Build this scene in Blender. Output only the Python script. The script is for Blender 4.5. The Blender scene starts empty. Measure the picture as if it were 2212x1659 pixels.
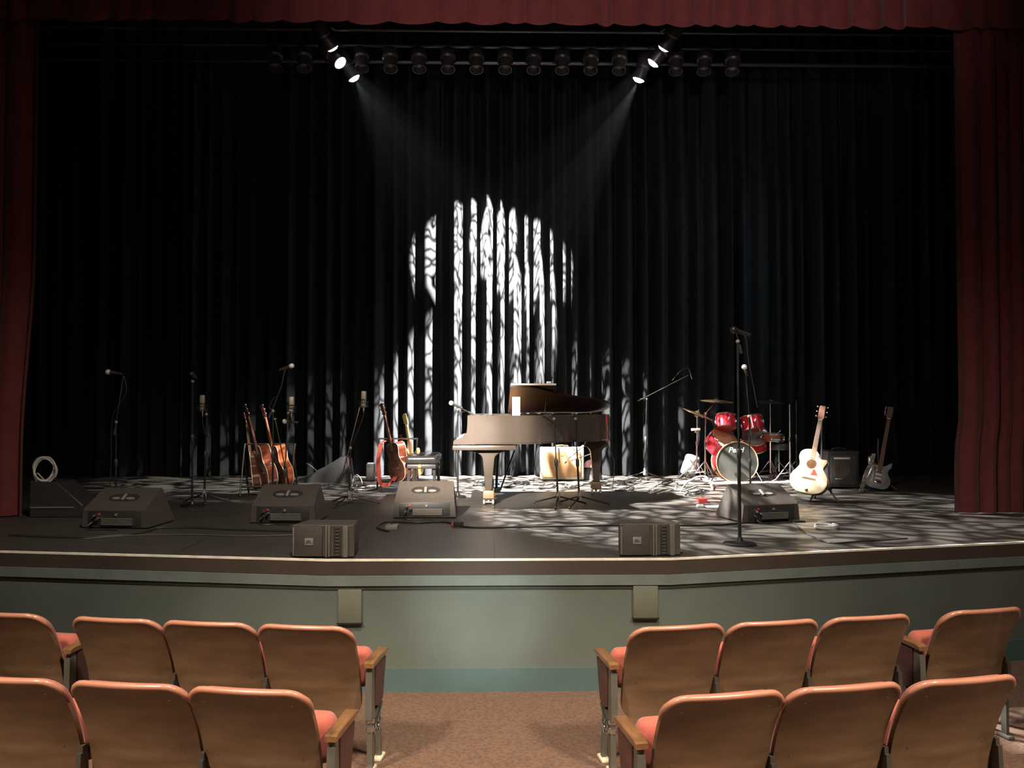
import bpy, bmesh, math, random
from mathutils import Vector, Matrix
from math import sin, cos, pi, radians, sqrt, atan2, hypot

SC = bpy.context.scene
COL = SC.collection
rnd = random.Random(7)

# ------------------------------------------------------------------ camera
FPX = 1790.0; CX = 1106.0; CY = 829.5
CAMZ = 2.08; YAW = radians(1.2); PITCH = math.atan(40.5 / FPX)
cam_d = bpy.data.cameras.new('camera'); cam = bpy.data.objects.new('camera', cam_d); COL.objects.link(cam)
cam_d.sensor_width = 36.0; cam_d.lens = FPX / 2212.0 * 36.0; cam_d.clip_start = 0.05; cam_d.clip_end = 100
cam.location = (0, 0, CAMZ); cam.rotation_euler = (pi / 2 + PITCH, 0, -YAW)
SC.camera = cam
ST = 0.95                                   # height of the stage floor

def W(px, d, z):                            # world point at camera distance d, column px, height z
    h = z - CAMZ
    xc = (px - CX) / FPX * (d * cos(PITCH) + h * sin(PITCH))
    return Vector((xc * cos(YAW) + d * sin(YAW), -xc * sin(YAW) + d * cos(YAW), z))
def dist(py, z=ST):
    t = (CY - py) / FPX
    return (z - CAMZ) * (cos(PITCH) - t * sin(PITCH)) / (t * cos(PITCH) + sin(PITCH))
def hgt(py, d):
    t = (CY - py) / FPX
    return CAMZ + d * (t * cos(PITCH) + sin(PITCH)) / (cos(PITCH) - t * sin(PITCH))
def P(px, py, z=ST): return W(px, dist(py, z), z)
def PD(px, py, d): return W(px, d, hgt(py, d))

# ------------------------------------------------------------------ world, exposure
SC.view_settings.view_transform = 'Standard'; SC.view_settings.look = 'None'
SC.view_settings.gamma = 1.0; SC.view_settings.exposure = 0.0; SC.view_settings.use_curve_mapping = False
SC.cycles.use_denoising = True
SC.cycles.max_bounces = 5; SC.cycles.volume_bounces = 0; SC.cycles.diffuse_bounces = 3
SC.cycles.sample_clamp_indirect = 4.0
w = bpy.data.worlds.new('world'); SC.world = w; w.use_nodes = True
w.node_tree.nodes['Background'].inputs[0].default_value = (0.055, 0.055, 0.06, 1)
w.node_tree.nodes['Background'].inputs[1].default_value = 0.06
wv = w.node_tree.nodes.new('ShaderNodeVolumeScatter'); wv.inputs['Density'].default_value = 0.00003; wv.inputs['Color'].default_value = (0.8, 0.92, 1.0, 1)   # thin haze in the air
wo = [n for n in w.node_tree.nodes if n.type == 'OUTPUT_WORLD'][0]; w.node_tree.links.new(wv.outputs[0], wo.inputs['Volume'])

# ------------------------------------------------------------------ lights
def spot(name, loc, target, power, angle, blend=0.3, color=(1, 1, 1), radius=0.05, gobo=None, seed=0.0, g0=0.05, g1=0.2):
    L = bpy.data.lights.new(name, 'SPOT'); L.energy = power; L.spot_size = radians(angle); L.spot_blend = blend
    L.color = color; L.shadow_soft_size = radius
    o = bpy.data.objects.new(name, L); COL.objects.link(o); o.location = loc
    o.rotation_euler = (Vector(target) - Vector(loc)).to_track_quat('-Z', 'Y').to_euler()
    if gobo:                                # cut metal pattern plate inside the projector: part of the lamp's own light
        L.use_nodes = True; nt = L.node_tree; N = nt.nodes; K = nt.links
        em = [n for n in N if n.type == 'EMISSION'][0]
        tc = N.new('ShaderNodeTexCoord'); sp = N.new('ShaderNodeSeparateXYZ'); K.new(tc.outputs['Normal'], sp.inputs[0])
        dx = N.new('ShaderNodeMath'); dx.operation = 'DIVIDE'; K.new(sp.outputs[0], dx.inputs[0]); K.new(sp.outputs[2], dx.inputs[1])
        dy = N.new('ShaderNodeMath'); dy.operation = 'DIVIDE'; K.new(sp.outputs[1], dy.inputs[0]); K.new(sp.outputs[2], dy.inputs[1])
        cb = N.new('ShaderNodeCombineXYZ'); K.new(dx.outputs[0], cb.inputs[0]); K.new(dy.outputs[0], cb.inputs[1]); cb.inputs[2].default_value = seed
        nz = N.new('ShaderNodeTexNoise'); nz.inputs['Scale'].default_value = gobo * 0.45; K.new(cb.outputs[0], nz.inputs['Vector'])
        mx = N.new('ShaderNodeMixRGB'); mx.blend_type = 'ADD'; mx.inputs[0].default_value = 0.16
        K.new(cb.outputs[0], mx.inputs[1]); K.new(nz.outputs['Color'], mx.inputs[2])
        vo = N.new('ShaderNodeTexVoronoi'); vo.feature = 'DISTANCE_TO_EDGE'; vo.inputs['Scale'].default_value = gobo
        K.new(mx.outputs[0], vo.inputs['Vector'])
        mr = N.new('ShaderNodeMapRange'); mr.inputs['From Min'].default_value = g0; mr.inputs['From Max'].default_value = g1
        K.new(vo.outputs['Distance'], mr.inputs['Value'])
        K.new(mr.outputs[0], em.inputs['Strength'])
    return o

HZ = 6.25
COOL = (1.0, 0.97, 0.93)
FIX = [(-1.9, 9.8), (-1.88, 10.2), (-1.8, 10.72), (1.98, 9.72), (1.93, 10.15), (1.86, 10.7)]  # the six lit projectors
spot('gobo_spot_curtain_right', (-1.9, 9.8, HZ), (0.26, 12.8, 4.45), 95000, 18, 0.3, COOL, 0.02, 17, 1.3, 0.02, 0.12)
spot('gobo_spot_floor_front', (-1.88, 10.2, HZ), (2.35, 8.5, ST), 19000, 43, 0.3, COOL, 0.03, 25, 4.0, 0.03, 0.30)
spot('gobo_spot_floor_back', (-1.8, 10.72, HZ), (1.3, 11.5, ST), 60000, 46, 0.6, (1, 0.96, 0.9), 0.02, 20, 7.0)
spot('gobo_spot_curtain_left', (1.98, 9.72, HZ), (-0.34, 12.8, 4.60), 95000, 18, 0.3, COOL, 0.02, 17, 9.0, 0.02, 0.12)
spot('gobo_spot_floor_left', (1.93, 10.15, HZ), (-2.3, 11.5, ST), 9000, 36, 0.5, COOL, 0.02, 22, 2.0)
spot('gobo_spot_floor_middle', (1.86, 10.7, HZ), (-0.06, 12.8, 2.95), 150000, 29, 0.5, COOL, 0.02, 17, 5.0, 0.02, 0.14)
# front of house
spot('front_spot_piano', (-3.2, -3.0, 7.2), (-0.35, 9.4, 1.5), 46000, 9.6, 0.7, (1, 0.89, 0.76), 0.08)
spot('front_spot_guitar', (1.4, -3.0, 7.2), (3.35, 9.4, 1.45), 26000, 3.4, 0.5, (1, 0.84, 0.62), 0.08)
spot('front_spot_left', (-3.2, -3.0, 7.2), (-2.3, 9.6, 1.5), 1900, 9, 0.8, (1, 0.8, 0.6), 0.08)
spot('front_spot_right', (4.4, -3.0, 7.2), (2.3, 10.5, 1.4), 4000, 10, 0.8, (1, 0.88, 0.74), 0.08)
spot('front_spot_apron', (0.0, -4.0, 7.0), (-0.1, 6.2, 0.52), 5200, 6.0, 0.95, (0.88, 1.0, 0.98), 0.2)
spot('house_spot_stage_wall', (0.0, 2.6, 6.4), (0, 6.6, 0.1), 1500, 95, 0.9, (1.0, 0.90, 0.76), 0.4)
spot('added_valance_fill', (0.0, -2.5, 2.6), (1.2, 8.2, 6.6), 2600, 40, 0.9, (1, 0.78, 0.78), 0.3)  # unseen lamp added only to brighten the valance
spot('added_blue_veil_fill', (6.2, 9.2, 5.2), (2.5, 13.0, 3.2), 420, 75, 1.0, (0.6, 0.85, 1.0), 0.8)  # added lamp, tints the back curtain to imitate a bluish veil
spot('added_keyboard_highlight', (-3.2, -3.0, 7.2), (-0.30, 9.05, 1.75), 48000, 3.6, 1.0, (1, 0.93, 0.84), 0.08)  # added lamp standing in for the reflected highlight on the piano's left flank
spot('house_spot_curtain_left', (-2.6, -2.0, 3.4), (-5.2, 8.3, 1.6), 250, 24, 0.95, (1, 0.62, 0.5), 0.3)
spot('house_spot_curtain_right', (2.6, -2.0, 3.4), (5.2, 8.3, 1.6), 230, 24, 0.95, (1, 0.62, 0.55), 0.3)
def area(name, loc, target, power, size, color):
    L = bpy.data.lights.new(name, 'AREA'); L.energy = power; L.size = size; L.color = color; L.shape = 'DISK'
    o = bpy.data.objects.new(name, L); COL.objects.link(o); o.location = loc
    o.rotation_euler = (Vector(target) - Vector(loc)).to_track_quat('-Z', 'Y').to_euler()
area('house_light_overhead', (0.0, 3.1, 6.5), (0.0, 3.6, 0.0), 60, 0.7, (1, 0.78, 0.62))
spot('house_light_back_left', (-4.2, 0.2, 6.6), (-1.5, 3.4, 0.5), 3700, 42, 0.8, (1, 0.80, 0.60), 0.5)
spot('house_light_back_right', (4.2, 0.2, 6.6), (1.5, 3.4, 0.5), 3700, 42, 0.8, (1, 0.80, 0.60), 0.5)

# ------------------------------------------------------------------ materials
MATS = {}
def mat(name, col, rough=0.5, metal=0.0, var=0.12, vscale=8.0, bump=0.0, bscale=60.0, coat=0.0, sheen=0.0, emit=None, alpha=1.0, stretch=None, spec=0.5):
    if name in MATS: return MATS[name]
    m = bpy.data.materials.new(name); m.use_nodes = True; nt = m.node_tree; N = nt.nodes; K = nt.links
    b = N['Principled BSDF']
    b.inputs['Roughness'].default_value = rough; b.inputs['Metallic'].default_value = metal
    b.inputs['Coat Weight'].default_value = coat; b.inputs['Sheen Weight'].default_value = sheen
    b.inputs['Specular IOR Level'].default_value = spec
    b.inputs['Alpha'].default_value = alpha
    tc = N.new('ShaderNodeTexCoord'); mp = N.new('ShaderNodeMapping'); K.new(tc.outputs['Object'], mp.inputs[0])
    if stretch: mp.inputs['Scale'].default_value = stretch
    nz = N.new('ShaderNodeTexNoise'); nz.inputs['Scale'].default_value = vscale; nz.inputs['Detail'].default_value = 4
    K.new(mp.outputs[0], nz.inputs['Vector'])
    cr = N.new('ShaderNodeValToRGB')
    c = Vector(col)
    cr.color_ramp.elements[0].position = 0.3; cr.color_ramp.elements[1].position = 0.7
    cr.color_ramp.elements[0].color = (*(c * (1 - var)), 1); cr.color_ramp.elements[1].color = (*[min(1, v * (1 + var)) for v in c], 1)
    K.new(nz.outputs['Fac'], cr.inputs[0]); K.new(cr.outputs[0], b.inputs['Base Color'])
    if bump:
        n2 = N.new('ShaderNodeTexNoise'); n2.inputs['Scale'].default_value = bscale; K.new(mp.outputs[0], n2.inputs['Vector'])
        bp = N.new('ShaderNodeBump'); bp.inputs['Strength'].default_value = bump; bp.inputs['Distance'].default_value = 0.01
        K.new(n2.outputs['Fac'], bp.inputs['Height']); K.new(bp.outputs[0], b.inputs['Normal'])
    if emit:
        b.inputs['Emission Color'].default_value = (*emit[:3], 1); b.inputs['Emission Strength'].default_value = emit[3]
    MATS[name] = m
    return m

M = dict(
 seatwood=mat('varnished_seat_plywood', (0.155, 0.094, 0.053), 0.32, 0, 0.3, 3.0, 0.04, 25, 0.35, stretch=(1, 1, 4)),
 armwood=mat('armrest_wood', (0.17, 0.085, 0.038), 0.3, 0, 0.25, 6, coat=0.3, stretch=(6, 1, 6)),
 redcloth=mat('salmon_red_upholstery', (0.36, 0.085, 0.055), 0.8, 0, 0.08, 30, 0.15, 300, sheen=0.3),
 seatmetal=mat('grey_painted_cast_iron', (0.11, 0.105, 0.088), 0.45, 0.2, 0.12, 10),
 darkstandard=mat('dark_grey_cast_iron', (0.075, 0.07, 0.06), 0.45, 0.2, 0.12, 10),
 maroon=mat('maroon_end_panel', (0.075, 0.03, 0.025), 0.5, 0, 0.2, 10),
 chrome=mat('chrome', (0.75, 0.74, 0.72), 0.18, 1.0, 0.04, 20),
 cream=mat('cream_foot_plate', (0.62, 0.56, 0.40), 0.6, 0, 0.2, 12),
 blackmetal=mat('black_metal', (0.035, 0.034, 0.033), 0.35, 0.5, 0.15, 15),
 blackplastic=mat('black_plastic', (0.03, 0.029, 0.028), 0.45, 0, 0.2, 20, 0.1, 200),
 cabinet=mat('textured_speaker_paint', (0.062, 0.050, 0.041), 0.62, 0, 0.15, 30, 0.3, 350),
 grille=mat('perforated_speaker_grille', (0.055, 0.048, 0.041), 0.6, 0.1, 0.35, 220, 0.3, 400),
 grey=mat('grey_paint', (0.22, 0.20, 0.18), 0.5, 0.1, 0.1, 15),
 white=mat('white_plastic', (0.8, 0.79, 0.76), 0.5, 0, 0.05, 15),
 paper=mat('cream_paper', (0.85, 0.78, 0.62), 0.8, 0, 0.05, 15),
 red=mat('red_plastic', (0.6, 0.05, 0.04), 0.4, 0, 0.1, 15),
 blue=mat('blue_enamel', (0.08, 0.3, 0.75), 0.4, 0, 0.1, 15),
 green=mat('green_enamel', (0.15, 0.5, 0.25), 0.4, 0, 0.1, 15),
 tolex=mat('cream_tolex', (0.82, 0.74, 0.56), 0.6, 0, 0.08, 60, 0.2, 300),
 tangrille=mat('tan_grille_cloth', (0.50, 0.27, 0.12), 0.8, 0, 0.1, 120, 0.2, 300),
 piano=mat('satin_dark_piano_lacquer', (0.095, 0.077, 0.064), 0.24, 0.4, 0.08, 3, coat=0.6),
 lidunder=mat('reddish_piano_lid_lacquer', (0.020, 0.008, 0.006), 0.38, 0, 0.2, 3, spec=0.3),
 soundboard=mat('soundboard_spruce', (0.16, 0.075, 0.03), 0.5, 0, 0.15, 20, stretch=(1, 14, 1)),
 brass=mat('brass', (0.75, 0.55, 0.22), 0.3, 1.0, 0.08, 12),
 bronze=mat('cymbal_bronze', (0.55, 0.38, 0.22), 0.32, 1.0, 0.2, 40),
 mahog=mat('reddish_brown_guitar_wood', (0.20, 0.05, 0.025), 0.25, 0, 0.3, 6, coat=0.6, stretch=(1, 1, 5)),
 orangewood=mat('orange_brown_guitar_wood', (0.42, 0.10, 0.03), 0.25, 0, 0.3, 6, coat=0.6, stretch=(1, 1, 5)),
 darkwood=mat('dark_guitar_wood', (0.10, 0.035, 0.02), 0.25, 0, 0.3, 6, coat=0.6, stretch=(1, 1, 5)),
 spruce=mat('pale_spruce_guitar_top', (0.85, 0.70, 0.48), 0.35, 0, 0.05, 12, coat=0.4, stretch=(14, 1, 1)),
 maple=mat('blond_maple', (0.72, 0.48, 0.20), 0.3, 0, 0.12, 12, coat=0.4, stretch=(8, 8, 1)),
 fretwood=mat('fretboard_wood', (0.12, 0.08, 0.06), 0.4, 0, 0.2, 12),
 neckgrey=mat('worn_neck_wood', (0.28, 0.19, 0.15), 0.4, 0, 0.2, 12),
 redguard=mat('red_tortoise_pickguard', (0.45, 0.05, 0.03), 0.3, 0, 0.2, 30),
 tanhead=mat('tan_headstock_veneer', (0.26, 0.12, 0.08), 0.4, 0, 0.15, 12),
 binding=mat('ivory_binding', (0.85, 0.74, 0.58), 0.4, 0, 0.03, 12),
 strap=mat('red_woven_strap', (0.36, 0.05, 0.03), 0.8, 0, 0.3, 40),
 silver=mat('silver_guitar_paint', (0.42, 0.44, 0.44), 0.3, 0.5, 0.3, 14),
 drumred=mat('red_sparkle_drum_wrap', (0.62, 0.015, 0.03), 0.25, 0.2, 0.2, 60, coat=0.8),
 drumhead=mat('orange_lit_drum_head', (0.52, 0.24, 0.13), 0.4, 0, 0.15, 14),
 drumheadgrey=mat('grey_drum_head', (0.26, 0.22, 0.19), 0.4, 0, 0.15, 14),
 drumheadblack=mat('black_drum_head', (0.045, 0.045, 0.04), 0.3, 0, 0.2, 6, coat=0.5),
 drumhoop=mat('drum_hoop_gold_brown', (0.55, 0.42, 0.22), 0.35, 0.4, 0.15, 20),
 greycloth=mat('dark_grey_cover_cloth', (0.018, 0.0175, 0.017), 0.9, 0, 0.15, 10, 0.2, 80),
 cable=mat('black_cable_rubber', (0.025, 0.024, 0.024), 0.45, 0, 0.1, 10),
 whitecable=mat('pale_cable_rubber', (0.55, 0.54, 0.50), 0.5, 0, 0.1, 10),
 greycable=mat('dark_grey_cable_rubber', (0.10, 0.095, 0.085), 0.5, 0, 0.1, 10),
 michead=mat('pale_mic_mesh', (0.75, 0.73, 0.70), 0.35, 0.3, 0.1, 200),
 silvercase=mat('silver_grey_shell', (0.50, 0.50, 0.48), 0.35, 0.3, 0.1, 8),
 lamplens=mat('lit_projector_lens', (1, 1, 1), 0.3, 0, 0, 5, emit=(1, 0.98, 0.95, 12)),
 dimlens=mat('unlit_projector_lens', (0.35, 0.37, 0.4), 0.15, 0.6, 0.05, 5),
 bag=mat('dark_nylon_bag', (0.05, 0.045, 0.05), 0.6, 0, 0.3, 20, 0.3, 60),
 pink=mat('pink_cloth', (0.60, 0.30, 0.32), 0.8, 0, 0.2, 20),
 lit_nosing=mat('pale_lit_nosing', (0.85, 0.80, 0.68), 0.5, 0.0, 0.15, 4, stretch=(3, 1, 1)),
)

# ------------------------------------------------------------------ mesh helpers
class MB:
    def __init__(s): s.bm = bmesh.new()
    def _x(s, vs, mtx):
        if mtx is not None: bmesh.ops.transform(s.bm, matrix=mtx, verts=vs)
    def box(s, c, size, mtx=None, bevel=0.0, seg=2):
        r = bmesh.ops.create_cube(s.bm, size=1.0); vs = r['verts']
        bmesh.ops.scale(s.bm, vec=Vector(size), verts=vs)
        if bevel:
            es = list({e for v in vs for e in v.link_edges})
            rr = bmesh.ops.bevel(s.bm, geom=es, offset=min(bevel, min(size) * 0.48), segments=seg, affect='EDGES', profile=0.5)
            vs = list({v for f in rr['faces'] for v in f.verts} | {v for v in vs if v.is_valid})
        bmesh.ops.translate(s.bm, vec=Vector(c), verts=vs); s._x(vs, mtx); return s
    def ring(s, pts): return [s.bm.verts.new(p) for p in pts]
    def loft(s, rings, closed=True, cap=True):
        rs = [s.ring(r) for r in rings]; n = len(rs[0])
        for a, b in zip(rs, rs[1:]):
            for i in range(n if closed else n - 1):
                j = (i + 1) % n
                try: s.bm.faces.new((a[i], a[j], b[j], b[i]))
                except ValueError: pass
        if cap and closed:
            for r in (rs[0][::-1], rs[-1]):
                try: s.bm.faces.new(r)
                except ValueError: pass
        return s
    def tube(s, pts, r, seg=8, cap=True):
        pts = [Vector(p) for p in pts]; rr = r if isinstance(r, (list, tuple)) else [r] * len(pts)
        t0 = (pts[1] - pts[0]).normalized()
        up = Vector((0, 0, 1)) if abs(t0.z) < 0.9 else Vector((1, 0, 0))
        n = t0.cross(up).normalized(); rings = []
        for i, p in enumerate(pts):
            t = (pts[min(i + 1, len(pts) - 1)] - pts[max(i - 1, 0)]).normalized()
            n = (n - t * n.dot(t))
            n = n.normalized() if n.length > 1e-6 else t.orthogonal().normalized()
            b = t.cross(n)
            rings.append([p + (n * cos(2 * pi * k / seg) + b * sin(2 * pi * k / seg)) * rr[i] for k in range(seg)])
        return s.loft(rings, True, cap)
    def lathe(s, prof, mtx=None, seg=24, cap=True):     # prof = [(r,z)]
        m = mtx or Matrix()
        return s.loft([[m @ Vector((max(r, 1e-4) * cos(2 * pi * k / seg), max(r, 1e-4) * sin(2 * pi * k / seg), z)) for k in range(seg)] for r, z in prof], True, cap)
    def prism(s, out, a, b, mtx=None, axis='y', rnd_=0.0):   # 2D outline extruded from a to b along axis
        m = mtx or Matrix()
        def v(p, t):
            x, z = p
            return m @ (Vector((x, t, z)) if axis == 'y' else Vector((t, x, z)) if axis == 'x' else Vector((x, z, t)))
        if rnd_:
            cx = sum(p[0] for p in out) / len(out); cz = sum(p[1] for p in out) / len(out)
            def sh(k):
                o = []
                n = len(out)
                for i in range(n):
                    p0 = Vector(out[i - 1]); p1 = Vector(out[i]); p2 = Vector(out[(i + 1) % n])
                    t = (p2 - p0)
                    if t.length < 1e-9: o.append(tuple(p1)); continue
                    nn = Vector((t.y, -t.x)).normalized()
                    if nn.dot(p1 - Vector((cx, cz))) < 0 and False: nn = -nn
                    o.append(tuple(p1 - nn * k * SGN))
                return o
            ar = sum(out[i - 1][0] * out[i][1] - out[i][0] * out[i - 1][1] for i in range(len(out)))
            SGN = 1 if ar > 0 else -1
            i1 = sh(rnd_); sg = 1 if b > a else -1
            return s.loft([[v(p, a) for p in i1], [v(p, a + sg * rnd_) for p in out], [v(p, b - sg * rnd_) for p in out], [v(p, b) for p in i1]])
        return s.loft([[v(p, a) for p in out], [v(p, b) for p in out]])
    def sphere(s, c, r, sx=1, sy=1, sz=1, seg=16):
        rr = bmesh.ops.create_uvsphere(s.bm, u_segments=seg, v_segments=seg // 2 + 2, radius=r)
        bmesh.ops.scale(s.bm, vec=(sx, sy, sz), verts=rr['verts']); bmesh.ops.translate(s.bm, vec=Vector(c), verts=rr['verts']); return s
    def grid(s, f, nu, nv):
        V = [[s.bm.verts.new(f(i / nu, j / nv)) for i in range(nu + 1)] for j in range(nv + 1)]
        for j in range(nv):
            for i in range(nu): s.bm.faces.new((V[j][i], V[j][i + 1], V[j + 1][i + 1], V[j + 1][i]))
        return s
    def slab(s, f, g, nu, nv):          # closed solid between two sheets f(u,v) and g(u,v)
        A = [[s.bm.verts.new(f(i / nu, j / nv)) for i in range(nu + 1)] for j in range(nv + 1)]
        B = [[s.bm.verts.new(g(i / nu, j / nv)) for i in range(nu + 1)] for j in range(nv + 1)]
        F = s.bm.faces.new
        for j in range(nv):
            for i in range(nu):
                F((A[j][i], A[j][i + 1], A[j + 1][i + 1], A[j + 1][i])); F((B[j][i], B[j + 1][i], B[j + 1][i + 1], B[j][i + 1]))
        for j in range(nv):
            F((A[j][0], A[j + 1][0], B[j + 1][0], B[j][0])); F((A[j][nu], B[j][nu], B[j + 1][nu], A[j + 1][nu]))
        for i in range(nu):
            F((A[0][i], B[0][i], B[0][i + 1], A[0][i + 1])); F((A[nv][i], A[nv][i + 1], B[nv][i + 1], B[nv][i]))
        return s
    def build(s, name, m, parent=None, smooth=35, mtx=None):
        bm = s.bm
        if mtx is not None: bmesh.ops.transform(bm, matrix=mtx, verts=bm.verts)
        bmesh.ops.recalc_face_normals(bm, faces=bm.faces)
        if smooth:
            for f in bm.faces: f.smooth = True
            for e in bm.edges:
                if len(e.link_faces) == 2 and e.calc_face_angle(0) > radians(smooth): e.smooth = False
        me = bpy.data.meshes.new(name); bm.to_mesh(me); bm.free()
        o = bpy.data.objects.new(name, me); COL.objects.link(o); me.materials.append(m)
        if parent is not None: o.parent = parent
        return o

def tag(o, label, cat, group=None, kind=None):
    o['label'] = label; o['category'] = cat
    if group: o['group'] = group
    if kind: o['kind'] = kind
    return o
def thing(name, label, cat, loc=(0, 0, 0), rz=0.0, group=None, mtx=None):
    o = bpy.data.objects.new(name, None); COL.objects.link(o); o.empty_display_size = 0.1
    if mtx is not None: o.matrix_world = mtx
    else: o.location = loc; o.rotation_euler = (0, 0, rz)
    return tag(o, label, cat, group)
def struct(o): o['kind'] = 'structure'; return o
def dup(root, label=None, loc=None, rz=None, group=None):
    r = root.copy(); COL.objects.link(r)
    if loc is not None: r.location = loc
    if rz is not None: r.rotation_euler = (0, 0, rz)
    if label: r['label'] = label
    if group: r['group'] = group
    for ch in list(root.children):
        c = ch.copy(); COL.objects.link(c); c.parent = r
        for g in list(ch.children):
            d = g.copy(); COL.objects.link(d); d.parent = c
    return r
def frame(loc, L, N):                       # local z -> L (length), local -y -> N (face)
    L = Vector(L).normalized(); N = Vector(N); N = (N - L * N.dot(L)).normalized()
    y = -N; x = y.cross(L).normalized()
    return Matrix(((x.x, y.x, L.x, loc[0]), (x.y, y.y, L.y, loc[1]), (x.z, y.z, L.z, loc[2]), (0, 0, 0, 1)))
def cat_rom(pts, n=6, closed=True):
    out = []; m = len(pts)
    for i in range(m if closed else m - 1):
        g = lambda k: Vector(pts[k % m]) if closed else Vector(pts[min(max(k, 0), m - 1)])
        p0, p1, p2, p3 = g(i - 1), g(i), g(i + 1), g(i + 2)
        for k in range(n):
            t = k / n
            out.append(0.5 * ((2 * p1) + (p2 - p0) * t + (2 * p0 - 5 * p1 + 4 * p2 - p3) * t * t + (3 * p1 - p0 - 3 * p2 + p3) * t ** 3))
    if not closed: out.append(Vector(pts[-1]))
    return out
def text_part(s, name, size, mtx, m, parent, depth=0.002, shear=0.0):
    cu = bpy.data.curves.new(name, 'FONT'); cu.body = s; cu.size = size; cu.extrude = depth; cu.shear = shear
    cu.align_x = 'CENTER'; cu.align_y = 'CENTER'; cu.offset = size * 0.012
    t = bpy.data.objects.new(name, cu); COL.objects.link(t)
    dg = bpy.context.evaluated_depsgraph_get(); me = bpy.data.meshes.new_from_object(t.evaluated_get(dg))
    bpy.data.objects.remove(t); me.transform(mtx); me.materials.clear(); me.materials.append(m)
    o = bpy.data.objects.new(name, me); COL.objects.link(o); o.parent = parent; return o

# ------------------------------------------------------------------ the setting
def floor_mat(name, c1, c2, rough, plank):
    m = bpy.data.materials.new(name); m.use_nodes = True; nt = m.node_tree; N = nt.nodes; K = nt.links; b = N['Principled BSDF']
    tc = N.new('ShaderNodeTexCoord'); br = N.new('ShaderNodeTexBrick'); K.new(tc.outputs['Object'], br.inputs['Vector'])
    br.inputs['Color1'].default_value = (*c1, 1); br.inputs['Color2'].default_value = (*c2, 1); br.inputs['Mortar'].default_value = (0.01, 0.01, 0.01, 1)
    br.inputs['Scale'].default_value = 1.0; br.inputs['Brick Width'].default_value = plank[0]; br.inputs['Row Height'].default_value = plank[1]; br.inputs['Mortar Size'].default_value = 0.004
    nz = N.new('ShaderNodeTexNoise'); nz.inputs['Scale'].default_value = 3; nz.inputs['Detail'].default_value = 6; K.new(tc.outputs['Object'], nz.inputs['Vector'])
    mx = N.new('ShaderNodeMixRGB'); mx.blend_type = 'MULTIPLY'; mx.inputs[0].default_value = 0.5
    K.new(br.outputs[0], mx.inputs[1]); K.new(nz.outputs['Fac'], mx.inputs[2]); K.new(mx.outputs[0], b.inputs['Base Color'])
    b.inputs['Roughness'].default_value = rough
    return m
stage_mat = floor_mat('painted_stage_boards', (0.085, 0.075, 0.065), (0.07, 0.062, 0.055), 0.42, (2.4, 1.2))

def carpet_mat():
    m = bpy.data.materials.new('aisle_carpet'); m.use_nodes = True; nt = m.node_tree; N = nt.nodes; K = nt.links; b = N['Principled BSDF']
    tc = N.new('ShaderNodeTexCoord')
    vo = N.new('ShaderNodeTexVoronoi'); vo.inputs['Scale'].default_value = 42; K.new(tc.outputs['Object'], vo.inputs['Vector'])
    cr = N.new('ShaderNodeValToRGB'); e = cr.color_ramp.elements
    e[0].position = 0.15; e[0].color = (0.085, 0.047, 0.032, 1); e[1].position = 0.7; e[1].color = (0.135, 0.077, 0.050, 1)
    K.new(vo.outputs['Distance'], cr.inputs[0])
    nz = N.new('ShaderNodeTexNoise'); nz.inputs['Scale'].default_value = 90; K.new(tc.outputs['Object'], nz.inputs['Vector'])
    mx = N.new('ShaderNodeMixRGB'); mx.blend_type = 'OVERLAY'; mx.inputs[0].default_value = 0.4; K.new(cr.outputs[0], mx.inputs[1]); K.new(nz.outputs['Fac'], mx.inputs[2])
    K.new(mx.outputs[0], b.inputs['Base Color']); b.inputs['Roughness'].default_value = 0.95
    bp = N.new('ShaderNodeBump'); bp.inputs['Strength'].default_value = 0.4; bp.inputs['Distance'].default_value = 0.005; K.new(nz.outputs['Fac'], bp.inputs['Height']); K.new(bp.outputs[0], b.inputs['Normal'])
    return m
struct(MB().box((0, 1.0, -0.05), (16, 12.6, 0.1)).build('floor', carpet_mat()))

# the apron edge: three facets
E = [P(-900, 1172), P(0, 1190), P(705, 1208.5), P(1448, 1206), P(2212, 1170), P(3100, 1135)]
E = [Vector((p.x, p.y, 0)) for p in E]
def offset(dv): return [Vector((p.x, p.y - dv, 0)) for p in E]
def facet(z0, z1, fwd, back=0.35):
    mb = MB(); a = offset(fwd); b = offset(-back)
    poly = a + b[::-1]
    mb.loft([[Vector((p.x, p.y, z0)) for p in poly], [Vector((p.x, p.y, z1)) for p in poly]])
    return mb
mb = MB(); poly = offset(-0.02) + [Vector((8.5, 13.6, 0)), Vector((-8.5, 13.6, 0))]
mb.loft([[Vector((p.x, p.y, ST - 0.06)) for p in poly], [Vector((p.x, p.y, ST)) for p in poly]])
struct(mb.build('floor_stage', stage_mat))
def zz(py): return hgt(py, 6.05)
wallmat = mat('green_grey_stage_wall_paint', (0.108, 0.130, 0.112), 0.55, 0, 0.10, 2.0, 0.05, 30)
fascia = mat('dark_brown_fascia', (0.06, 0.045, 0.034), 0.5, 0, 0.15, 3)
struct(facet(-0.0, zz(1268), 0.0).build('wall_stage_front', wallmat))
struct(facet(zz(1262), zz(1240), 0.022).build('trim_1', mat('pale_green_grey_moulding', (0.14, 0.175, 0.16), 0.5, 0, 0.12, 5)))
struct(facet(zz(1270), zz(1262), 0.008).build('trim_2', mat('dark_green_moulding', (0.06, 0.075, 0.06), 0.5, 0, 0.12, 5)))
struct(facet(zz(1239), ST - 0.012, 0.012).build('wall_fascia', fascia))
struct(facet(ST - 0.012, ST + 0.002, 0.014, 0.010).build('trim_3', M['lit_nosing']))  # nosing coloured pale to carry the light on its top surface
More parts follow.
